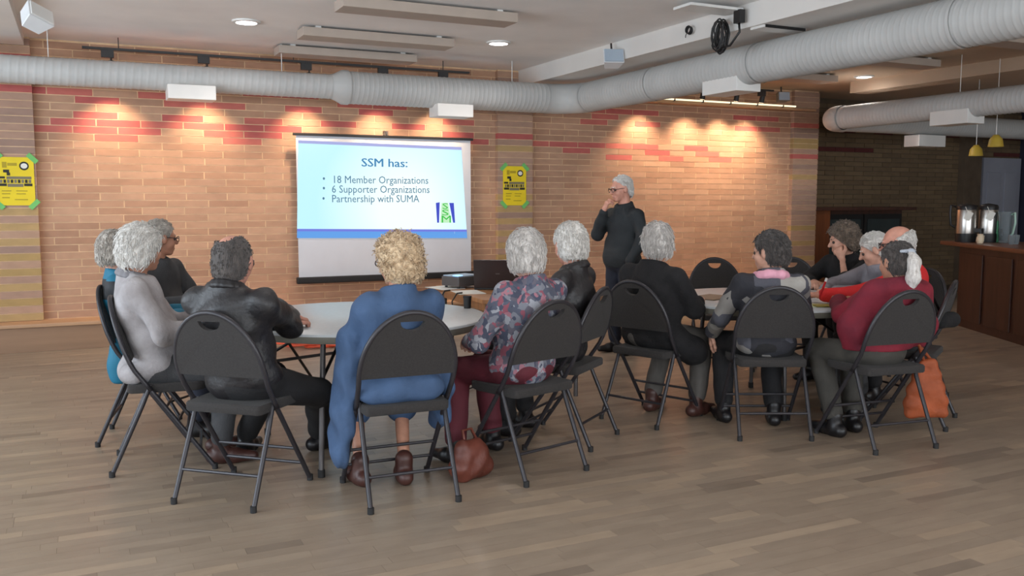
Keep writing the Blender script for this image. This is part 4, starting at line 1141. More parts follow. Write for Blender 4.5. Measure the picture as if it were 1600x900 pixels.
def strands(ho, hc, HR, hm, root, style):
    """loose locks lying on the hair and breaking its outline (too many to count: one part of kind stuff)"""
    me = ho.data; n = len(me.vertices)
    V = np.empty(n * 3, np.float32); me.vertices.foreach_get('co', V); V = V.reshape(-1, 3)
    Nn = np.empty(n * 3, np.float32); me.vertices.foreach_get('normal', Nn); Nn = Nn.reshape(-1, 3)
    rg = np.random.RandomState(n)
    lp = (V - hc) @ HR; ln = Nn @ HR
    out = (np.linalg.norm(lp / np.array([0.075, 0.095, 0.095]), axis=1) > 0.98) & ((ln[:, 1] < 0.45) | (lp[:, 2] > 0.07)) & (ln[:, 2] > -0.75)
    ids = np.nonzero(out)[0]
    cnt = {'curly': 1100, 'wavy': 1000, 'short': 900, 'balding': 420}.get(style, 600)
    ids = ids[rg.randint(0, len(ids), cnt)]
    p, q = lp[ids], ln[ids]
    down = np.tile(np.array([0, -0.15, -1.0]), (cnt, 1))
    back = np.clip((p[:, 2:3] - 0.03) / 0.06, 0, 1)
    side = np.sign(p[:, 0:1] + 1e-6) * np.array([[0.5, 0, 0]])
    g = down * (1 - 0.75 * back) + (np.array([[0, -0.8, 0]]) + side) * back + rg.randn(cnt, 3) * (0.9 if style == 'curly' else 0.22)
    g = g - (g * q).sum(1, keepdims=True) * q
    g /= np.linalg.norm(g, axis=1, keepdims=True) + 1e-6
    L = rg.uniform(0.6, 1.2, (cnt, 1)) * {'curly': 0.026, 'wavy': 0.042, 'short': 0.030, 'balding': 0.013}.get(style, 0.028)
    lift = {'curly': 0.009, 'wavy': 0.005}.get(style, 0.0035)
    w = np.cross(g, q) * rg.uniform(-1, 1, (cnt, 1)) * L * (0.5 if style == 'curly' else 0.15)
    pts = [p - q * 0.003, p + q * lift + g * L * 0.35 + w * 0.8, p + q * lift * 1.1 + g * L * 0.7 + w, p + q * lift * 0.5 + g * L * (0.7 if style == 'curly' else 1.0) + w * 0.3]
    rad = [0.0022, 0.0024, 0.0018, 0.0005]
    b = np.cross(g, q)
    vs = []
    for k in range(4):
        for j in range(3):
            a = 2 * math.pi * j / 3
            vs.append(pts[k] + rad[k] * (q * math.cos(a) + b * math.sin(a)))
    vs = np.stack(vs, 1).reshape(-1, 3) @ HR.T + hc
    base = (np.arange(cnt) * 12)[:, None]
    Q = np.concatenate([base + np.array([[k * 3 + j, k * 3 + (j + 1) % 3, k * 3 + 3 + (j + 1) % 3, k * 3 + 3 + j]]) for k in range(3) for j in range(3)])
    o = link_mesh('hair_strands', quad_mesh('hair_strands', vs, Q), hm, root)
    o['kind'] = 'stuff'

def rotm(yaw, pitch, roll=0.0):
    """columns = head axes (right, forward, up) in person space; yaw left +, pitch down +"""
    M = Matrix.Rotation(R(yaw), 3, 'Z') @ Matrix.Rotation(R(-pitch), 3, 'X') @ Matrix.Rotation(R(roll), 3, 'Y')
    return np.array(M, np.float32)

def person(label, x, y, deg, seated=True, top=1.24, lean=0.0, side=0.0, girth=1.0, head=(0, 5), hoff=(0, 0), skinm=SK1,
           hair=None, glasses=False, jacket=None, trousers=None, shoes=None, feet=None, arms=None, hands=None, extra=None, face=False, hand_curl=0.5,
           jname='jacket', shoulder=1.0, collar=True, folds=0.006, jinf=0.016, hdir=None, hem=None, skirt=False, neck_collar=None, sleeve=None, hz=1.0):
    root = empty('person', (x, y, 0), R(deg - 90)); tag(root, label, 'person')
    g = girth
    if seated:
        k = (top - 0.46) / (1.24 - 0.46)
        zz = lambda z: 0.46 + (z - 0.46) * k
        yb = -0.158; gc = 0.5 + 0.5 * g
        pel = v3((0, yb + 0.118 * g + jinf + 0.012, zz(0.555))); wai = v3((side * 0.3, yb - 0.012 + 0.112 * g + jinf + lean * 0.3, zz(0.70)))
        che = v3((side * 0.7, yb - 0.035 + 0.105 * gc + jinf + lean * 0.7, zz(0.845))); nb = v3((side, yb - 0.045 + 0.105 * gc + jinf + lean, zz(0.99)))
    else:
        k = top / 1.65
        zz = lambda z: z * k
        pel = v3((0, 0, zz(0.88))); wai = v3((side * .3, 0.0 + lean * 0.3, zz(1.03))); che = v3((side * .7, -0.01 + lean * 0.7, zz(1.21))); nb = v3((side, -0.015 + lean, zz(1.38)))
    hc = nb + v3((hoff[0], 0.045 + hoff[1], 0.132))
    if seated or True: hc[2] = top - 0.112
    HR = rotm(*head)
    sw = 0.172 * shoulder
    sh = {s: che + v3((s * sw, -0.005, zz(0.932) - zz(0.845))) for s in (-1, 1)}
    feet = feet or {}
    A = arms or {}
    hip, kne, ank, toe, elb, wri = {}, {}, {}, {}, {}, {}
    for s in (-1, 1):
        if seated:
            hip[s] = pel + v3((s * 0.085, 0.02, -0.03))
            kne[s] = v3(feet.get(('k', s), (s * 0.12, 0.36, 0.50)))
            ank[s] = v3(feet.get(('a', s), (s * 0.12, 0.30, 0.095)))
        else:
            hip[s] = pel + v3((s * 0.085, 0, -0.04)); kne[s] = v3(feet.get(('k', s), (s * 0.10, 0.02, 0.48))); ank[s] = v3(feet.get(('a', s), (s * 0.11, -0.02, 0.09)))
        fd = unit(feet.get(('d', s), (s * 0.15, 1, 0))); toe[s] = v3((ank[s][0], ank[s][1], 0.035)) + fd * 0.14
        elb[s] = v3(A.get(('e', s), tuple(sh[s] + v3((s * 0.06, 0.13, -0.22)))))
        wri[s] = v3(A.get(('w', s), tuple(elb[s] + v3((-s * 0.10, 0.20, 0.03)))))
    torso = [('e', pel, (0.165 * g, 0.118 * g, 0.105)), ('e', wai, (0.150 * g, 0.112 * g, 0.15)), ('e', che, (0.158 * (0.5 + 0.5 * g), 0.105 * (0.5 + 0.5 * g), 0.155)),
             ('c', sh[-1] * 0.85 + che * 0.15, sh[1] * 0.85 + che * 0.15, 0.054, 0.054), ('c', che + v3((0, -0.01, 0.08)), nb, 0.09, 0.062)]
    armp = []
    for s in (-1, 1):
        armp += [('c', sh[s], elb[s], 0.046, 0.038), ('c', elb[s], elb[s] + (wri[s] - elb[s]) * (sleeve or {}).get(s, 0.93), 0.038, 0.030)]
    legp = []
    for s in (-1, 1):
        legp += [('c', hip[s], kne[s], 0.082, 0.060), ('c', kne[s], ank[s], 0.056, 0.040)]
    # --- body: one mesh (trunk and limbs, head with face, hands)
    bodyp = torso + [('c', sh[s], elb[s], 0.042, 0.035) for s in (-1, 1)] + [('c', elb[s], wri[s], 0.035, 0.024) for s in (-1, 1)] + [('c', hip[s], kne[s], 0.072, 0.052) for s in (-1, 1)] + [('c', kne[s], ank[s], 0.048, 0.034) for s in (-1, 1)]
    bodyp = [(p[0], p[1], p[2], p[3] - 0.004, p[4] - 0.004) if p[0] == 'c' else (p[0], p[1], tuple(np.array(p[2]) - 0.012)) for p in bodyp]
    meshes = [grow(bodyp, 0.025, 0.0145)]
    hc[2] = top - 0.112 * hz
    H = lambda p: hc + HR @ (v3(p) * hz)
    E = lambda c, r: ('e', H(c), tuple(np.array(r) * hz), HR)
    hp = [E((0, -0.012, 0.022), (0.073, 0.092, 0.088)), E((0, 0.028, -0.035), (0.058, 0.060, 0.074)), E((0, 0.058, -0.090), (0.030, 0.026, 0.022)),
          ('c', H((0, 0.086, 0.004)), H((0, 0.106, -0.026)), 0.010, 0.013), ('c', H((-0.034, 0.074, 0.020)), H((0.034, 0.074, 0.020)), 0.012, 0.012),
          E((-0.036, 0.056, -0.03), (0.024, 0.024, 0.026)), E((0.036, 0.056, -0.03), (0.024, 0.024, 0.026)),
          ('c', H((-0.018, 0.079, -0.066)), H((0.018, 0.079, -0.066)), 0.008, 0.008),
          E((-0.077, -0.008, -0.006), (0.011, 0.021, 0.033)), E((0.077, -0.008, -0.006), (0.011, 0.021, 0.033)),
          ('c', H((0, -0.022, -0.05)), nb + v3((0, -0.005, -0.02)), 0.050, 0.060)]
    socks = [[E((sx * 0.032, 0.098, 0.000), (0.016, 0.018, 0.011))] for sx in (-1, 1)]
    meshes.append(grow(hp, 0.016, 0.0065, minus=socks))
    hd = hdir or {}
    for s in (-1, 1):
        d = hd.get(('d', s), tuple(wri[s] - elb[s])); n = hd.get(('n', s), (0, 0, 1))
        meshes.append(grow(hand_prims(wri[s], d, n, hd.get(('t', s), -s if True else s), hd.get(('c', s), hand_curl)), 0.010, 0.0045))
    part('body', join(meshes), skinm, root)
    if face:
        for s in (-1, 1):
            e = part('eye', grow([E((s * 0.032, 0.076, 0.000), (0.0125, 0.0125, 0.0125))], 0.01, 0.004), M_EYE, root)
        part('lips', grow([('c', H((-0.017, 0.083, -0.066)), H((0.017, 0.083, -0.066)), 0.0065, 0.0065)], 0.01, 0.004), M_LIPS, root)
        for s in (-1, 1):
            part('eyebrow', grow([('c', H((s * 0.016, 0.088, 0.024)), H((s * 0.044, 0.076, 0.024)), 0.0055, 0.004)], 0.01, 0.004), hair[1] if hair else M_LIPS, root)
    # --- hair
    if hair:
        style, hm = hair[0], hair[1]; hi_ = hair[2] if len(hair) > 2 else None; hf_ = hair[3] if len(hair) > 3 else 0.0
        hs = [E((0, -0.016, 0.024), (0.075, 0.092, 0.090)), E((0, -0.045, -0.035), (0.068, 0.055, 0.062))]
        fp = HR @ unit((0, 0.787, -0.616)); fc = 0.022 * hz + float(fp @ hc)
        up = HR @ v3((0, 0, 1)); cz = float(up @ hc)
        curve = lambda v: v - 0.012
        ears = [[E((sx * 0.088, 0.006, -0.008), (0.020, 0.026, 0.040))] for sx in (-1, 1)]
        if style == 'short':
            VQ = grow(hs, 0.03, 0.006, hi_ or 0.012, None, (0.0028, 130, 1), [(fp, fc + curve(0.006) + hf_), (-up, -cz + 0.084 * hz)], minus=ears, mk=0.012)
        elif style == 'wavy':
            VQ = grow(hs, 0.03, 0.006, hi_ or 0.021, None, (0.0042, 105, 2), [(fp, fc + 0.004), (-up, -cz + 0.098 * hz)], mk=0.016)
        elif style == 'curly':
            VQ = grow(hs + [E((0, -0.02, 0.05), (0.085, 0.095, 0.075)), E((0, -0.04, -0.03), (0.084, 0.07, 0.065))], 0.03, 0.0055, 0.016, None, (0.0095, 120, 3), [(fp, fc + 0.006), (-up, -cz + 0.10 * hz)], mk=0.01)
        elif style == 'balding':
            crown = [[E((-0.014, -0.035, 0.112), (0.044, 0.080, 0.050))]]
            VQ = grow(hs, 0.03, 0.006, 0.006, None, (0.002, 140, 4), [(fp, fc + curve(0.004)), (-up, -cz + 0.088 * hz)], minus=crown + ears, mk=0.01)
        elif style == 'bald':
            VQ = grow([hs[0], E((0, -0.04, -0.03), (0.066, 0.050, 0.050))], 0.03, 0.006, 0.004, None, (0.002, 140, 4), [(fp, fc - 0.012), (-up, -cz + 0.085 * hz), (HR @ unit((0, 0.55, 1)), float((HR @ unit((0, 0.55, 1))) @ hc) + 0.022)], mk=0.008)
        elif style == 'tail':
            VQ = grow(hs, 0.03, 0.0065, 0.009, None, (0.003, 140, 5), [(fp, fc + 0.0), (-up, -cz + 0.075 * hz)], mk=0.008)
            tl = [('c', H((0, -0.105, 0.06)), H((0.0, -0.138, 0.0)), 0.020, 0.032), ('c', H((0.0, -0.13, 0.0)), H((-0.01, -0.135, -0.09)), 0.032, 0.036), ('c', H((-0.01, -0.135, -0.09)), H((-0.02, -0.12, -0.17)), 0.036, 0.016)]
            part('ponytail', grow(tl, 0.03, 0.0065, 0, None, (0.003, 150, 6)), hair[4] if len(hair) > 4 else hm, root, 'pale grey ponytail')
            tie = [('c', H((-0.05, -0.090, 0.062)), H((0, -0.116, 0.062)), 0.010, 0.013), ('c', H((0.05, -0.090, 0.062)), H((0, -0.116, 0.062)), 0.010, 0.013), ('c', H((0.0, -0.118, 0.062)), H((0.02, -0.150, 0.02)), 0.012, 0.006)]
            part('hair_ribbon', grow(tie, 0.01, 0.005), M_RIBBON, root, 'pale grey hair ribbon')
        ho = part('hair', VQ, hm, root)
        strands(ho, hc, HR, hm, root, style)
    if glasses:
        gb = MB(); yy = 0.106
        for s in (-1, 1):
            gb.tube([H((s * 0.033 + 0.024 * math.cos(a) * (1 if abs(math.cos(a)) > 0.5 else 1), yy - 0.006 * abs(math.cos(a)), 0.000 + 0.017 * math.sin(a))) for a in np.linspace(0, 2 * math.pi, 16, endpoint=False)], 0.0027, 6, closed=True)
            gb.tube([H((s * 0.056, yy - 0.008, 0.005)), H((s * 0.079, 0.03, 0.008)), H((s * 0.084, -0.01, 0.006)), H((s * 0.082, -0.03, -0.012))], 0.0027, 6)
        gb.tube([H((-0.010, yy, 0.004)), H((0, yy + 0.004, 0.008)), H((0.010, yy, 0.004))], 0.0025, 6)
        gb.build('glasses', M_GLASSES, root, 'all')
    # --- clothing
    jp = list(torso) + armp
    if collar: jp = jp + [('c', nb + v3((0, -0.006, -0.03)), nb + v3((0, -0.002, 0.018)), 0.062, 0.056)]
    jp = jp + list(extra(locals()) if extra else [])
    cuts = [((0, 0.25, 1), float(nb @ v3((0, 0.25, 1))) + 0.030)]
    if hem is not None: cuts.append(((0, 0, -1), -hem))
    part(jname, grow(jp, 0.035, 0.0105, jinf, (folds, 34, int(abs(x * 100)) % 97), None, cuts, mk=0.008), jacket, root)
    tp = [('e', pel + v3((0, 0.0, -0.01)), (0.168 * g, 0.124 * g, 0.10))] + [('c', hip[s], kne[s], 0.084 * (0.4 + 0.6 * g), 0.062) for s in (-1, 1)] + [('c', kne[s], ank[s] + (kne[s] - ank[s]) * 0.12, 0.060, 0.050) for s in (-1, 1)]
    if skirt: tp = tp[:3] + [('c', kne[s] - v3((0, 0.05, 0.02)), kne[s] + (ank[s] - kne[s]) * 0.35, 0.07, 0.075) for s in (-1, 1)] + [('c', kne[-1], kne[1], 0.05, 0.05)]
    part('skirt' if skirt else 'trousers', grow(tp, 0.025, 0.0115, 0.010, (0.004, 38, 7)), trousers, root)
    if neck_collar:
        rg = [nb + v3((0.074 * math.cos(a), -0.004 + 0.078 * math.sin(a), 0.008 - 0.022 * math.sin(a))) for a in np.linspace(R(110), R(430), 15)]
        part('collar', grow([('c', rg[i], rg[i + 1], 0.012, 0.012) for i in range(14)] + [('c', rg[i] + v3((0, 0, 0.022)) - (rg[i] - nb) * 0.12, rg[i + 1] + v3((0, 0, 0.022)) - (rg[i + 1] - nb) * 0.12, 0.008, 0.008) for i in range(14)], 0.015, 0.006), neck_collar, root)
    for s in (-1, 1):
        fd = unit(v3((toe[s][0] - ank[s][0], toe[s][1] - ank[s][1], 0)))
        a0 = v3((ank[s][0], ank[s][1], 0.040))
        sp = [('c', a0 - fd * 0.045, a0 + fd * 0.07, 0.040, 0.042), ('c', a0 + fd * 0.07, toe[s] + fd * 0.03, 0.040, 0.026), ('c', a0, ank[s] + v3((0, 0, 0.03)), 0.042, 0.045)]
        part('shoe', grow(sp, 0.02, 0.008, zfloor=0.0), shoes, root)
    return root, dict(hc=hc, HR=HR, nb=nb, sh=sh, che=che, elb=elb, wri=wri, H=H)

M_EYE = mat('eye', srgb(60, 50, 46), 0.2, 0.1, 50); M_LIPS = mat('lips', srgb(168, 104, 94), 0.5, 0.05)
M_GLASSES = mat('glasses_frame', srgb(40, 30, 34), 0.3, 0.05); M_RIBBON = mat('ribbon', srgb(170, 176, 186), 0.5, 0.05)
LEATHER = mat('black_leather', srgb(36, 34, 36), 0.48, 0.15, 9, 0.6, 30)
GREYCOL = mat('grey_collar', srgb(128, 126, 130), 0.85, 0.08, 12, 0.3, 90)
SUEDE = mat('grey_suede', srgb(176, 172, 174), 0.9, 0.1, 7, 0.4, 60, col2=srgb(138, 132, 132))
CHARC = mat('charcoal_cloth', srgb(62, 62, 64), 0.85, 0.1, 14, 0.3, 120)
BLUE = mat('blue_cotton', srgb(64, 88, 122), 0.85, 0.1, 6, 0.35, 45)
BLACKF = mat('black_fleece', srgb(28, 27, 29), 0.95, 0.15, 20, 0.4, 150)
BLACKT = mat('black_trousers', srgb(26, 25, 27), 0.85, 0.1, 10, 0.2, 80)
GREYT = mat('grey_trousers', srgb(92, 88, 84), 0.85, 0.08, 10, 0.2, 80)
MAROONT = mat('maroon_trousers', srgb(92, 30, 42), 0.8, 0.1, 8, 0.2, 60)
JEANS = mat('dark_jeans', srgb(36, 40, 54), 0.85, 0.12, 12, 0.2, 120)
KHAKI = mat('khaki_cloth', srgb(112, 104, 88), 0.85, 0.08, 8, 0.2, 80)
SHAWL = mat('maroon_shawl', srgb(132, 26, 44), 0.85, 0.14, 5, 0.4, 40, col2=srgb(96, 22, 40))
REDK = mat('red_knit', srgb(206, 34, 36), 0.8, 0.08, 6, 0.3, 90)
GREYK = mat('grey_knit', srgb(136, 134, 142), 0.85, 0.08, 10, 0.35, 110)
DARKK = mat('dark_knit', srgb(40, 44, 47), 0.85, 0.1, 10, 0.3, 90)
SHOEB = mat('shoe_black', srgb(24, 22, 24), 0.4, 0.1, 10); SHOEBR = mat('shoe_brown', srgb(70, 40, 34), 0.45, 0.1, 10)
PINK = mat('pink_scarf', srgb(222, 160, 178), 0.85, 0.08, 12, 0.4, 60)
BARE = SK2
def ramp_mat(name, stops, kind, scale, rough=0.85, distort=0.0, bump=0.3, interp='CONSTANT', metric=None):
    m = bpy.data.materials.new(name); m.use_nodes = True
    nt = m.node_tree; bs = nt.nodes['Principled BSDF']; N = nt.nodes.new; L = nt.links.new
    tc = N('ShaderNodeTexCoord'); vec = tc.outputs['Object']
    if distort:
        nz = N('ShaderNodeTexNoise'); nz.inputs['Scale'].default_value = 14; L(vec, nz.inputs['Vector'])
        sc = N('ShaderNodeVectorMath'); sc.operation = 'SCALE'; sc.inputs['Scale'].default_value = distort
        ad = N('ShaderNodeVectorMath'); L(nz.outputs['Color'], sc.inputs[0]); L(vec, ad.inputs[0]); L(sc.outputs[0], ad.inputs[1]); vec = ad.outputs[0]
    vo = N('ShaderNodeTexVoronoi'); vo.inputs['Scale'].default_value = scale
    if metric: vo.distance = metric
    L(vec, vo.inputs['Vector'])
    sp = N('ShaderNodeSeparateColor'); L(vo.outputs['Color'], sp.inputs[0])
    cr = N('ShaderNodeValToRGB'); cr.color_ramp.interpolation = interp
    e = cr.color_ramp.elements
    while len(e) < len(stops): e.new(0.5)
    for i, (p, c) in enumerate(stops): e[i].position = p; e[i].color = c
    L(sp.outputs[0], cr.inputs['Fac']); L(cr.outputs[0], bs.inputs['Base Color'])
    bs.inputs['Roughness'].default_value = rough
    n2 = N('ShaderNodeTexNoise'); n2.inputs['Scale'].default_value = 60; L(tc.outputs['Object'], n2.inputs['Vector'])
    bp = N('ShaderNodeBump'); bp.inputs['Strength'].default_value = bump; bp.inputs['Distance'].default_value = 0.01
    L(n2.outputs['Fac'], bp.inputs['Height']); L(bp.outputs[0], bs.inputs['Normal'])
    return m
FLORAL = ramp_mat('floral_cloth', [(0, srgb(84, 88, 104)), (0.22, srgb(138, 78, 92)), (0.36, srgb(120, 122, 132)), (0.52, srgb(70, 74, 92)), (0.68, srgb(158, 108, 120)), (0.78, srgb(150, 152, 160)), (0.9, srgb(96, 92, 104))], 'v', 36, distort=0.10)
PATCH = ramp_mat('patchwork_knit', [(0, srgb(48, 48, 54)), (0.3, srgb(132, 128, 124)), (0.5, srgb(76, 76, 84)), (0.68, srgb(156, 152, 146)), (0.85, srgb(40, 40, 46))], 'v', 6.5, metric='CHEBYCHEV')
def teal_mat():
    m = bpy.data.materials.new('teal_black_cloth'); m.use_nodes = True
    nt = m.node_tree; bs = nt.nodes['Principled BSDF']; N = nt.nodes.new; L = nt.links.new
    tc = N('ShaderNodeTexCoord'); sx = N('ShaderNodeSeparateXYZ'); L(tc.outputs['Object'], sx.inputs[0])
    cr = N('ShaderNodeValToRGB'); cr.color_ramp.interpolation = 'CONSTANT'; e = cr.color_ramp.elements
    e[0].position = 0; e[0].color = srgb(20, 104, 132); e[1].position = 0.84; e[1].color = srgb(34, 36, 40)
    e2 = e.new(0.955); e2.color = srgb(20, 104, 132)
    L(sx.outputs['Z'], cr.inputs['Fac']); L(cr.outputs[0], bs.inputs['Base Color']); bs.inputs['Roughness'].default_value = 0.7
    return m
TEAL = teal_mat()

# ------------------------------------------------------------------ the people
def local(x, y, deg, p):
    """world point -> person space"""
    a = R(deg - 90); dx, dy = p[0] - x, p[1] - y
    return (dx * math.cos(a) + dy * math.sin(a), -dx * math.sin(a) + dy * math.cos(a), p[2] if len(p) > 2 else 0)

# woman in the long blue cardigan, back to the viewer
def tails(L):
    return [('e', (-0.225, 0.05, 0.63), (0.034, 0.10, 0.15)), ('e', (-0.255, 0.03, 0.48), (0.032, 0.10, 0.19)), ('e', (-0.285, 0.02, 0.31), (0.026, 0.085, 0.15)),
            ('e', (0.245, 0.06, 0.46), (0.028, 0.09, 0.13)), ('e', (0.24, 0.09, 0.34), (0.024, 0.07, 0.07)),
            ('c', (-0.13, -0.10, 0.53), (0.13, -0.10, 0.53), 0.055, 0.055)]
person('woman with curly blond hair and long blue cardigan, seated with her back turned', 1.36, 4.10, 88, top=1.235, head=(20, 4), girth=1.14, shoulder=0.93, hair=('curly', H_BLOND), glasses=True,
       jacket=BLUE, jname='cardigan', trousers=BLUE, shoes=SHOEBR, extra=tails, skinm=SK2, folds=0.011, skirt=True,
       arms={('e', -1): (-0.205, 0.10, 0.735), ('w', -1): (-0.07, 0.33, 0.785), ('e', 1): (0.195, 0.10, 0.735), ('w', 1): (0.07, 0.34, 0.785)},
       feet={('a', -1): (-0.15, 0.16, 0.095), ('a', 1): (0.06, 0.10, 0.095)})
# balding man in a black leather jacket
lw = lambda q: local(0.69, 4.43, 48, q)
e_, w_, f1, f0 = lw(onZ(452, 508, 0.79)), lw(onZ(446, 486, 0.785)), lw(onZ(503, 700, 0.0)), lw(onZ(392, 706, 0.0))
person('balding man in black leather jacket and glasses at the left table', 0.69, 4.43, 48, top=1.25, hz=1.12, head=(14, 8), girth=1.12, shoulder=1.1, side=-0.02, hair=('balding', H_DARKGREY), glasses=True, face=True,
       jacket=LEATHER, trousers=BLACKT, shoes=SHOEB, skinm=SK3, folds=0.012, jinf=0.02, neck_collar=LEATHER,
       arms={('e', 1): (e_[0], e_[1], 0.80), ('w', 1): (w_[0], w_[1] , 0.79), ('e', -1): (-0.22, 0.20, 0.77), ('w', -1): (-0.02, 0.42, 0.79)}, hdir={('d', 1): (-0.8, 0.5, 0.05)},
       feet={('k', 1): (0.24 + f1[0] * 0.25, 0.30, 0.44), ('a', 1): (f1[0], f1[1] - 0.03, 0.095), ('d', 1): (0.5, 1, 0), ('k', -1): (-0.06, 0.36, 0.50), ('a', -1): (f0[0], f0[1] - 0.05, 0.095)})
# white-haired woman in grey jacket
person('white-haired woman in a pale grey suede jacket at the left table', 0.36, 5.11, -7, top=1.27, head=(42, 4), lean=-0.03, neck_collar=GREYCOL, girth=1.12, hair=('wavy', H_WHITE, 0.028), face=True,
       jacket=SUEDE, folds=0.011, trousers=CHARC, shoes=SHOEBR, skinm=SK2, hem=0.44, extra=lambda L: [('c', (-0.13, -0.13, 0.52), (0.13, -0.13, 0.52), 0.05, 0.05)])
person('person in a teal and black jacket, half hidden at the far left', 0.33, 5.76, -12, top=1.23, head=(60, 4), lean=-0.05, hoff=(0, -0.06), hair=('short', H_GREY), jacket=TEAL, trousers=JEANS, shoes=SHOEB, hem=0.36, girth=1.1,
       extra=lambda L: [('e', (0.17, -0.10, 0.48), (0.06, 0.07, 0.13)), ('e', (-0.16, -0.08, 0.48), (0.05, 0.06, 0.11))])
person('man with glasses in a charcoal jacket behind the white-haired woman', 0.52, 6.40, -42, top=1.275, head=(58, 4), neck_collar=CHARC, side=0.0, hair=('short', H_GREY), glasses=True, face=True, jacket=CHARC, trousers=BLACKT, shoes=SHOEB, skinm=SK2)
# floral jacket woman
person('white-haired woman in a floral jacket and maroon trousers', 2.08, 4.19, 105, top=1.255, hz=1.1, head=(-36, 6), girth=1.12, hair=('short', H_SILVER, 0.018, 0.01), jacket=FLORAL, trousers=MAROONT, shoes=SHOEB, glasses=True,
       arms={('e', -1): (-0.27, 0.02, 0.70), ('w', -1): (-0.14, 0.26, 0.66), ('e', 1): (0.25, 0.06, 0.70), ('w', 1): (0.02, 0.27, 0.66)}, hem=0.46,
       feet={('k', -1): (-0.16, 0.36, 0.49), ('a', -1): (-0.24, 0.26, 0.095), ('k', 1): (0.05, 0.38, 0.50), ('a', 1): (0.10, 0.36, 0.095)})
person('white-haired man in a black leather jacket sitting behind the floral jacket', 2.56, 4.62, 127, top=1.275, hz=1.08, head=(-40, 4), hoff=(0.04, 0), neck_collar=LEATHER, girth=1.15, shoulder=1.08, hair=('short', H_WHITE, 0.015), jacket=LEATHER, folds=0.011, trousers=BLACKT, shoes=SHOEB, skinm=SK3)
# long black coat
person('grey-haired woman in a long black fleece coat', 3.35, 4.81, 22, top=1.255, head=(42, 5), side=0.03, girth=1.2, shoulder=1.08, hair=('wavy', H_SILVER), jacket=BLACKF, jname='coat', trousers=GREYT, shoes=SHOEBR, folds=0.006,
       extra=lambda L: [('c', (0.14, -0.05, 0.55), (0.20, 0.16, 0.44), 0.08, 0.08), ('c', (-0.14, -0.02, 0.55), (-0.17, 0.12, 0.46), 0.07, 0.06)],
       feet={('k', 1): (0.17, 0.34, 0.49), ('a', 1): (0.20, 0.21, 0.095), ('a', -1): (-0.10, 0.14, 0.095), ('k', -1): (-0.12, 0.34, 0.49)})
# pink scarf woman
_, J = person('dark-haired woman in a grey patchwork sweater with a pink scarf', 3.78, 4.24, 64, top=1.215, head=(46, 5), girth=1.05, hair=('short', H_DARKGREY, 0.020, 0.004), jacket=PATCH, jname='sweater', trousers=BLACKT, shoes=SHOEB, hem=0.47, face=True,
       arms={('e', -1): (-0.27, 0.02, 0.70), ('w', -1): (-0.275, 0.25, 0.575), ('e', 1): (0.26, 0.10, 0.72), ('w', 1): (0.10, 0.30, 0.785)},
       hdir={('d', -1): (0.0, 0.35, -0.93), ('n', -1): (-0.95, 0.1, 0.0), ('t', -1): -1, ('c', -1): 0.25},
       feet={('k', -1): (-0.19, 0.31, 0.50), ('a', -1): (-0.20, 0.20, 0.095), ('a', 1): (0.10, 0.12, 0.095), ('k', 1): (0.12, 0.33, 0.50)})
nb = J['nb']
ring = [nb + v3((0.082 * math.cos(a), 0.004 + 0.085 * math.sin(a), -0.012 + 0.02 * math.sin(a) * -1)) for a in np.linspace(0, 2 * math.pi, 13)]
sp = [('c', ring[i], ring[i + 1], 0.026, 0.026) for i in range(12)] + [('c', nb + v3((0.03, 0.10, -0.03)), nb + v3((0.05, 0.14, -0.26)), 0.035, 0.03)]
part('scarf', grow(sp, 0.02, 0.008, 0.0, (0.004, 70, 3)), PINK, _, 'pink wool scarf')
# maroon shawl woman with ponytail
def shawl(L):
    sh, che = L['sh'], L['che']
    out = []
    for s in (-1, 1):
        out += [('c', sh[s] * 0.9 + che * 0.1, sh[s] + v3((s * 0.07, 0.05, -0.20)), 0.062, 0.070), ('c', sh[s] + v3((s * 0.07, 0.05, -0.20)), sh[s] + v3((s * 0.06, 0.08, -0.33)), 0.070, 0.05)]
    out += [('e', che + v3((0, 0.0, 0.0)), (0.19, 0.11, 0.15)), ('c', (-0.13, 0.0, 0.66), (0.19, 0.0, 0.66), 0.10, 0.10)]
    return out
person('woman with a grey ponytail wrapped in a maroon shawl', 4.20, 3.77, 83, top=1.17, head=(4, 4), hoff=(-0.01, 0), side=0.10, girth=1.05, shoulder=0.95, hair=('tail', H_DARKGREY, None, 0.0, H_SILVER), jacket=SHAWL, jname='shawl', trousers=mat('dark_khaki', srgb(62, 59, 54), 0.85, 0.1, 9, 0.2, 80), shoes=SHOEB, extra=shawl, folds=0.010, hem=0.55, skinm=SK2,
       arms={('e', -1): (-0.13, 0.16, 0.74), ('w', -1): (0.0, 0.34, 0.79), ('e', 1): (0.34, 0.04, 0.73), ('w', 1): (0.14, 0.30, 0.79)},
       feet={('a', -1): (-0.16, 0.14, 0.095), ('a', 1): (0.02, 0.20, 0.095), ('k', -1): (-0.17, 0.30, 0.50)})
# red sweater man
hp_ = local(4.79, 4.05, 121, (4.32, 4.42, 0.80))
person('bald man with glasses in a bright red sweater leaning over the table', 4.79, 4.05, 121, top=1.25, lean=0.11, head=(0, 8), girth=1.2, shoulder=1.08, hair=('bald', H_WHITE), glasses=True, face=True, jacket=REDK, jname='sweater', trousers=CHARC, shoes=SHOEB, skinm=SK3,
       arms={('e', -1): (hp_[0] + 0.02, hp_[1] - 0.26, 0.80), ('w', -1): (hp_[0], hp_[1] - 0.07, 0.80), ('e', 1): (0.28, 0.05, 0.72), ('w', 1): (0.12, 0.30, 0.79)}, hdir={('c', -1): 0.7})
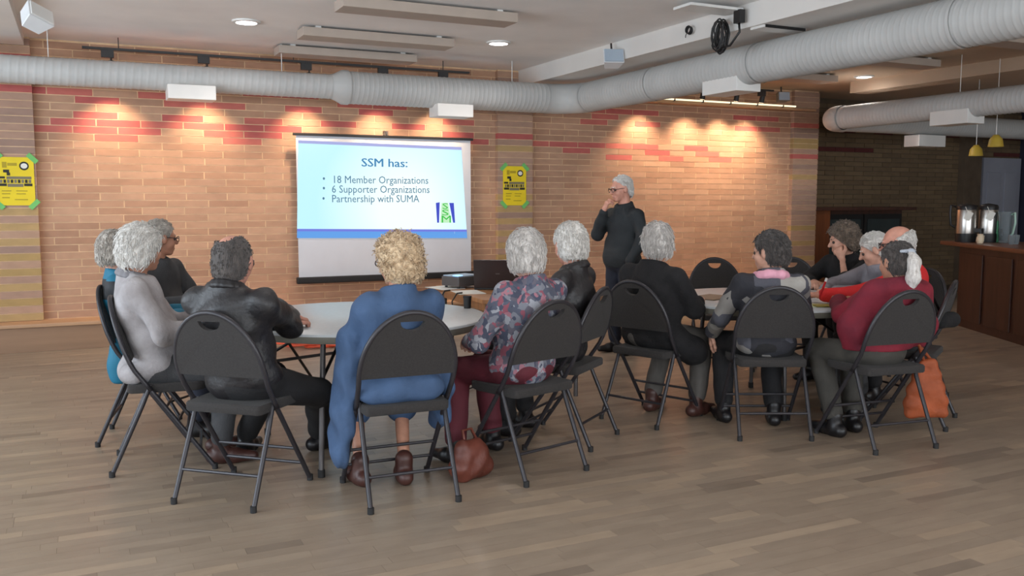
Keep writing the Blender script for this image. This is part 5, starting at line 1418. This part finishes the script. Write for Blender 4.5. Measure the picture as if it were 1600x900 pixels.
# grey sweater woman writing
hv = local(5.15, 4.66, 172, (4.48, 4.62, 0.785))
person('white-haired woman in a grey sweater bent over her writing', 5.36, 4.62, 174, top=1.175, lean=0.28, head=(-38, 24), hair=('short', H_WHITE), jacket=GREYK, jname='sweater', trousers=BLACKT, shoes=SHOEB, face=True,
       arms={('e', -1): (-0.22, 0.42, 0.79), ('w', -1): (-0.10, 0.66, 0.785), ('e', 1): (0.22, 0.40, 0.79), ('w', 1): (0.02, 0.64, 0.785)}, hdir={('c', -1): 0.7, ('c', 1): 0.7})
# woman in black resting her chin on her hand
person('woman with brown-grey curls in black resting her chin on her hand', 5.52, 5.24, 192, top=1.215, lean=0.16, sleeve={-1: 0.22}, head=(-42, 12), hair=('curly', H_BROWNGREY), jacket=BLACKF, jname='top', trousers=BLACKT, shoes=SHOEB, face=True, hoff=(0, 0.0),
       arms={('e', -1): (-0.19, 0.36, 0.79), ('w', -1): (-0.06, 0.215, 0.965), ('e', 1): (0.22, 0.25, 0.78), ('w', 1): (0.05, 0.42, 0.785)}, hdir={('d', -1): (0.55, -0.15, 0.8), ('n', -1): (-0.3, 0.9, -0.3), ('c', -1): 0.7})
# standing speaker
sx_, sy_ = 4.50, 6.98
person('white-haired man with glasses standing in a dark sweater, hand on chin', sx_, sy_, 190, seated=False, top=1.63, head=(-14, 8), girth=1.12, hair=('short', H_WHITE, 0.010, -0.022), glasses=True, face=True, jacket=DARKK, jname='sweater', trousers=JEANS, shoes=SHOEB, skinm=SK3, hem=0.80,
       extra=lambda L: [('e', L['pel'] + v3((0, 0.02, 0.03)), (0.175, 0.135, 0.12))],
       arms={('e', 1): (0.24, 0.10, 1.10), ('w', 1): (0.055, 0.185, 1.32), ('e', -1): (-0.27, 0.0, 1.07), ('w', -1): (-0.22, 0.12, 0.86)}, hdir={('d', 1): (-0.25, -0.25, 0.9), ('n', 1): (0.3, 0.9, 0.2), ('c', 1): 0.8})

# ------------------------------------------------------------------ bags, pens
M_BROWNL = mat('brown_leather', srgb(100, 50, 38), 0.5, 0.15, 8, 0.4, 30)
q = onZ(742, 752, 0.0)
bg = empty('handbag', (q.x, q.y + 0.05, 0), R(20)); tag(bg, 'brown leather handbag standing on the floor by the left table', 'bag')
part('body', grow([('c', (-0.06, 0, 0.065), (0.06, 0, 0.065), 0.068, 0.068), ('c', (-0.05, 0, 0.13), (0.045, 0, 0.13), 0.05, 0.05), ('c', (-0.045, 0, 0.18), (0.04, 0, 0.18), 0.026, 0.026)], 0.05, 0.008, 0.0, (0.007, 60, 2), zfloor=0.0), M_BROWNL, bg)
MB().tube([(-0.04, 0, 0.19), (-0.03, 0.03, 0.25), (0.03, 0.03, 0.25), (0.05, 0, 0.18)], 0.008, 8).build('strap', M_BROWNL, bg, 'all')
M_ORB = mat('orange_cloth', srgb(158, 76, 38), 0.7, 0.15, 7, 0.4, 40)
ob = empty('tote_bag', (4.51, 3.66, 0), R(-30)); tag(ob, 'orange cloth tote bag hanging beside the maroon-shawled woman', 'bag')
part('body', grow([('c', (-0.095, 0, 0.15), (0.095, 0, 0.15), 0.03, 0.03), ('c', (-0.085, 0, 0.22), (0.085, 0, 0.22), 0.042, 0.042), ('c', (-0.07, 0, 0.30), (0.07, 0, 0.30), 0.042, 0.042), ('c', (-0.05, 0, 0.38), (0.05, 0, 0.38), 0.036, 0.036), ('c', (-0.03, 0, 0.45), (0.03, 0, 0.45), 0.026, 0.026)], 0.05, 0.008, 0.0, (0.006, 60, 5)), M_ORB, ob)
MB().tube([(-0.02, 0, 0.46), (-0.06, -0.02, 0.56), (-0.12, -0.05, 0.62), (-0.10, 0.0, 0.62), (-0.04, 0.02, 0.55), (0.03, 0.01, 0.46)], 0.010, 8).build('strap', M_ORB, ob, 'all')
q = onZ(1478, 500, 0.66)
pb = empty('shoulder_bag', (q.x, q.y, 0.60), R(10)); tag(pb, 'small black shoulder bag hanging at the right of the orange tote', 'bag')
part('body', grow([('c', (-0.07, 0, 0.06), (0.07, 0, 0.06), 0.05, 0.05)], 0.03, 0.008, 0.0, (0.003, 40, 5)), BLACKF, pb)
MB().tube([(-0.06, 0, 0.10), (-0.10, 0.03, 0.2), (-0.16, 0.08, 0.26)], 0.008, 8).build('strap', BLACKT, pb, 'all')
q = onZ(1285, 466, 0.80)
pn = empty('red_pen', (q.x, q.y, 0.86)); pn.rotation_euler = (R(15), R(10), 0); tag(pn, 'red pen with a white tip held upright over the right table', 'pen')
MB().tube([(0, 0, -0.06), (0, 0, -0.05), (0, 0, 0.05)], [0.002, 0.007, 0.007], 10).build('barrel', mat('pen_red', srgb(200, 30, 36), 0.35), pn, True)
MB().tube([(0, 0, 0.05), (0, 0, 0.072)], 0.0078, 10).build('cap', M_WHITEP, pn, True)
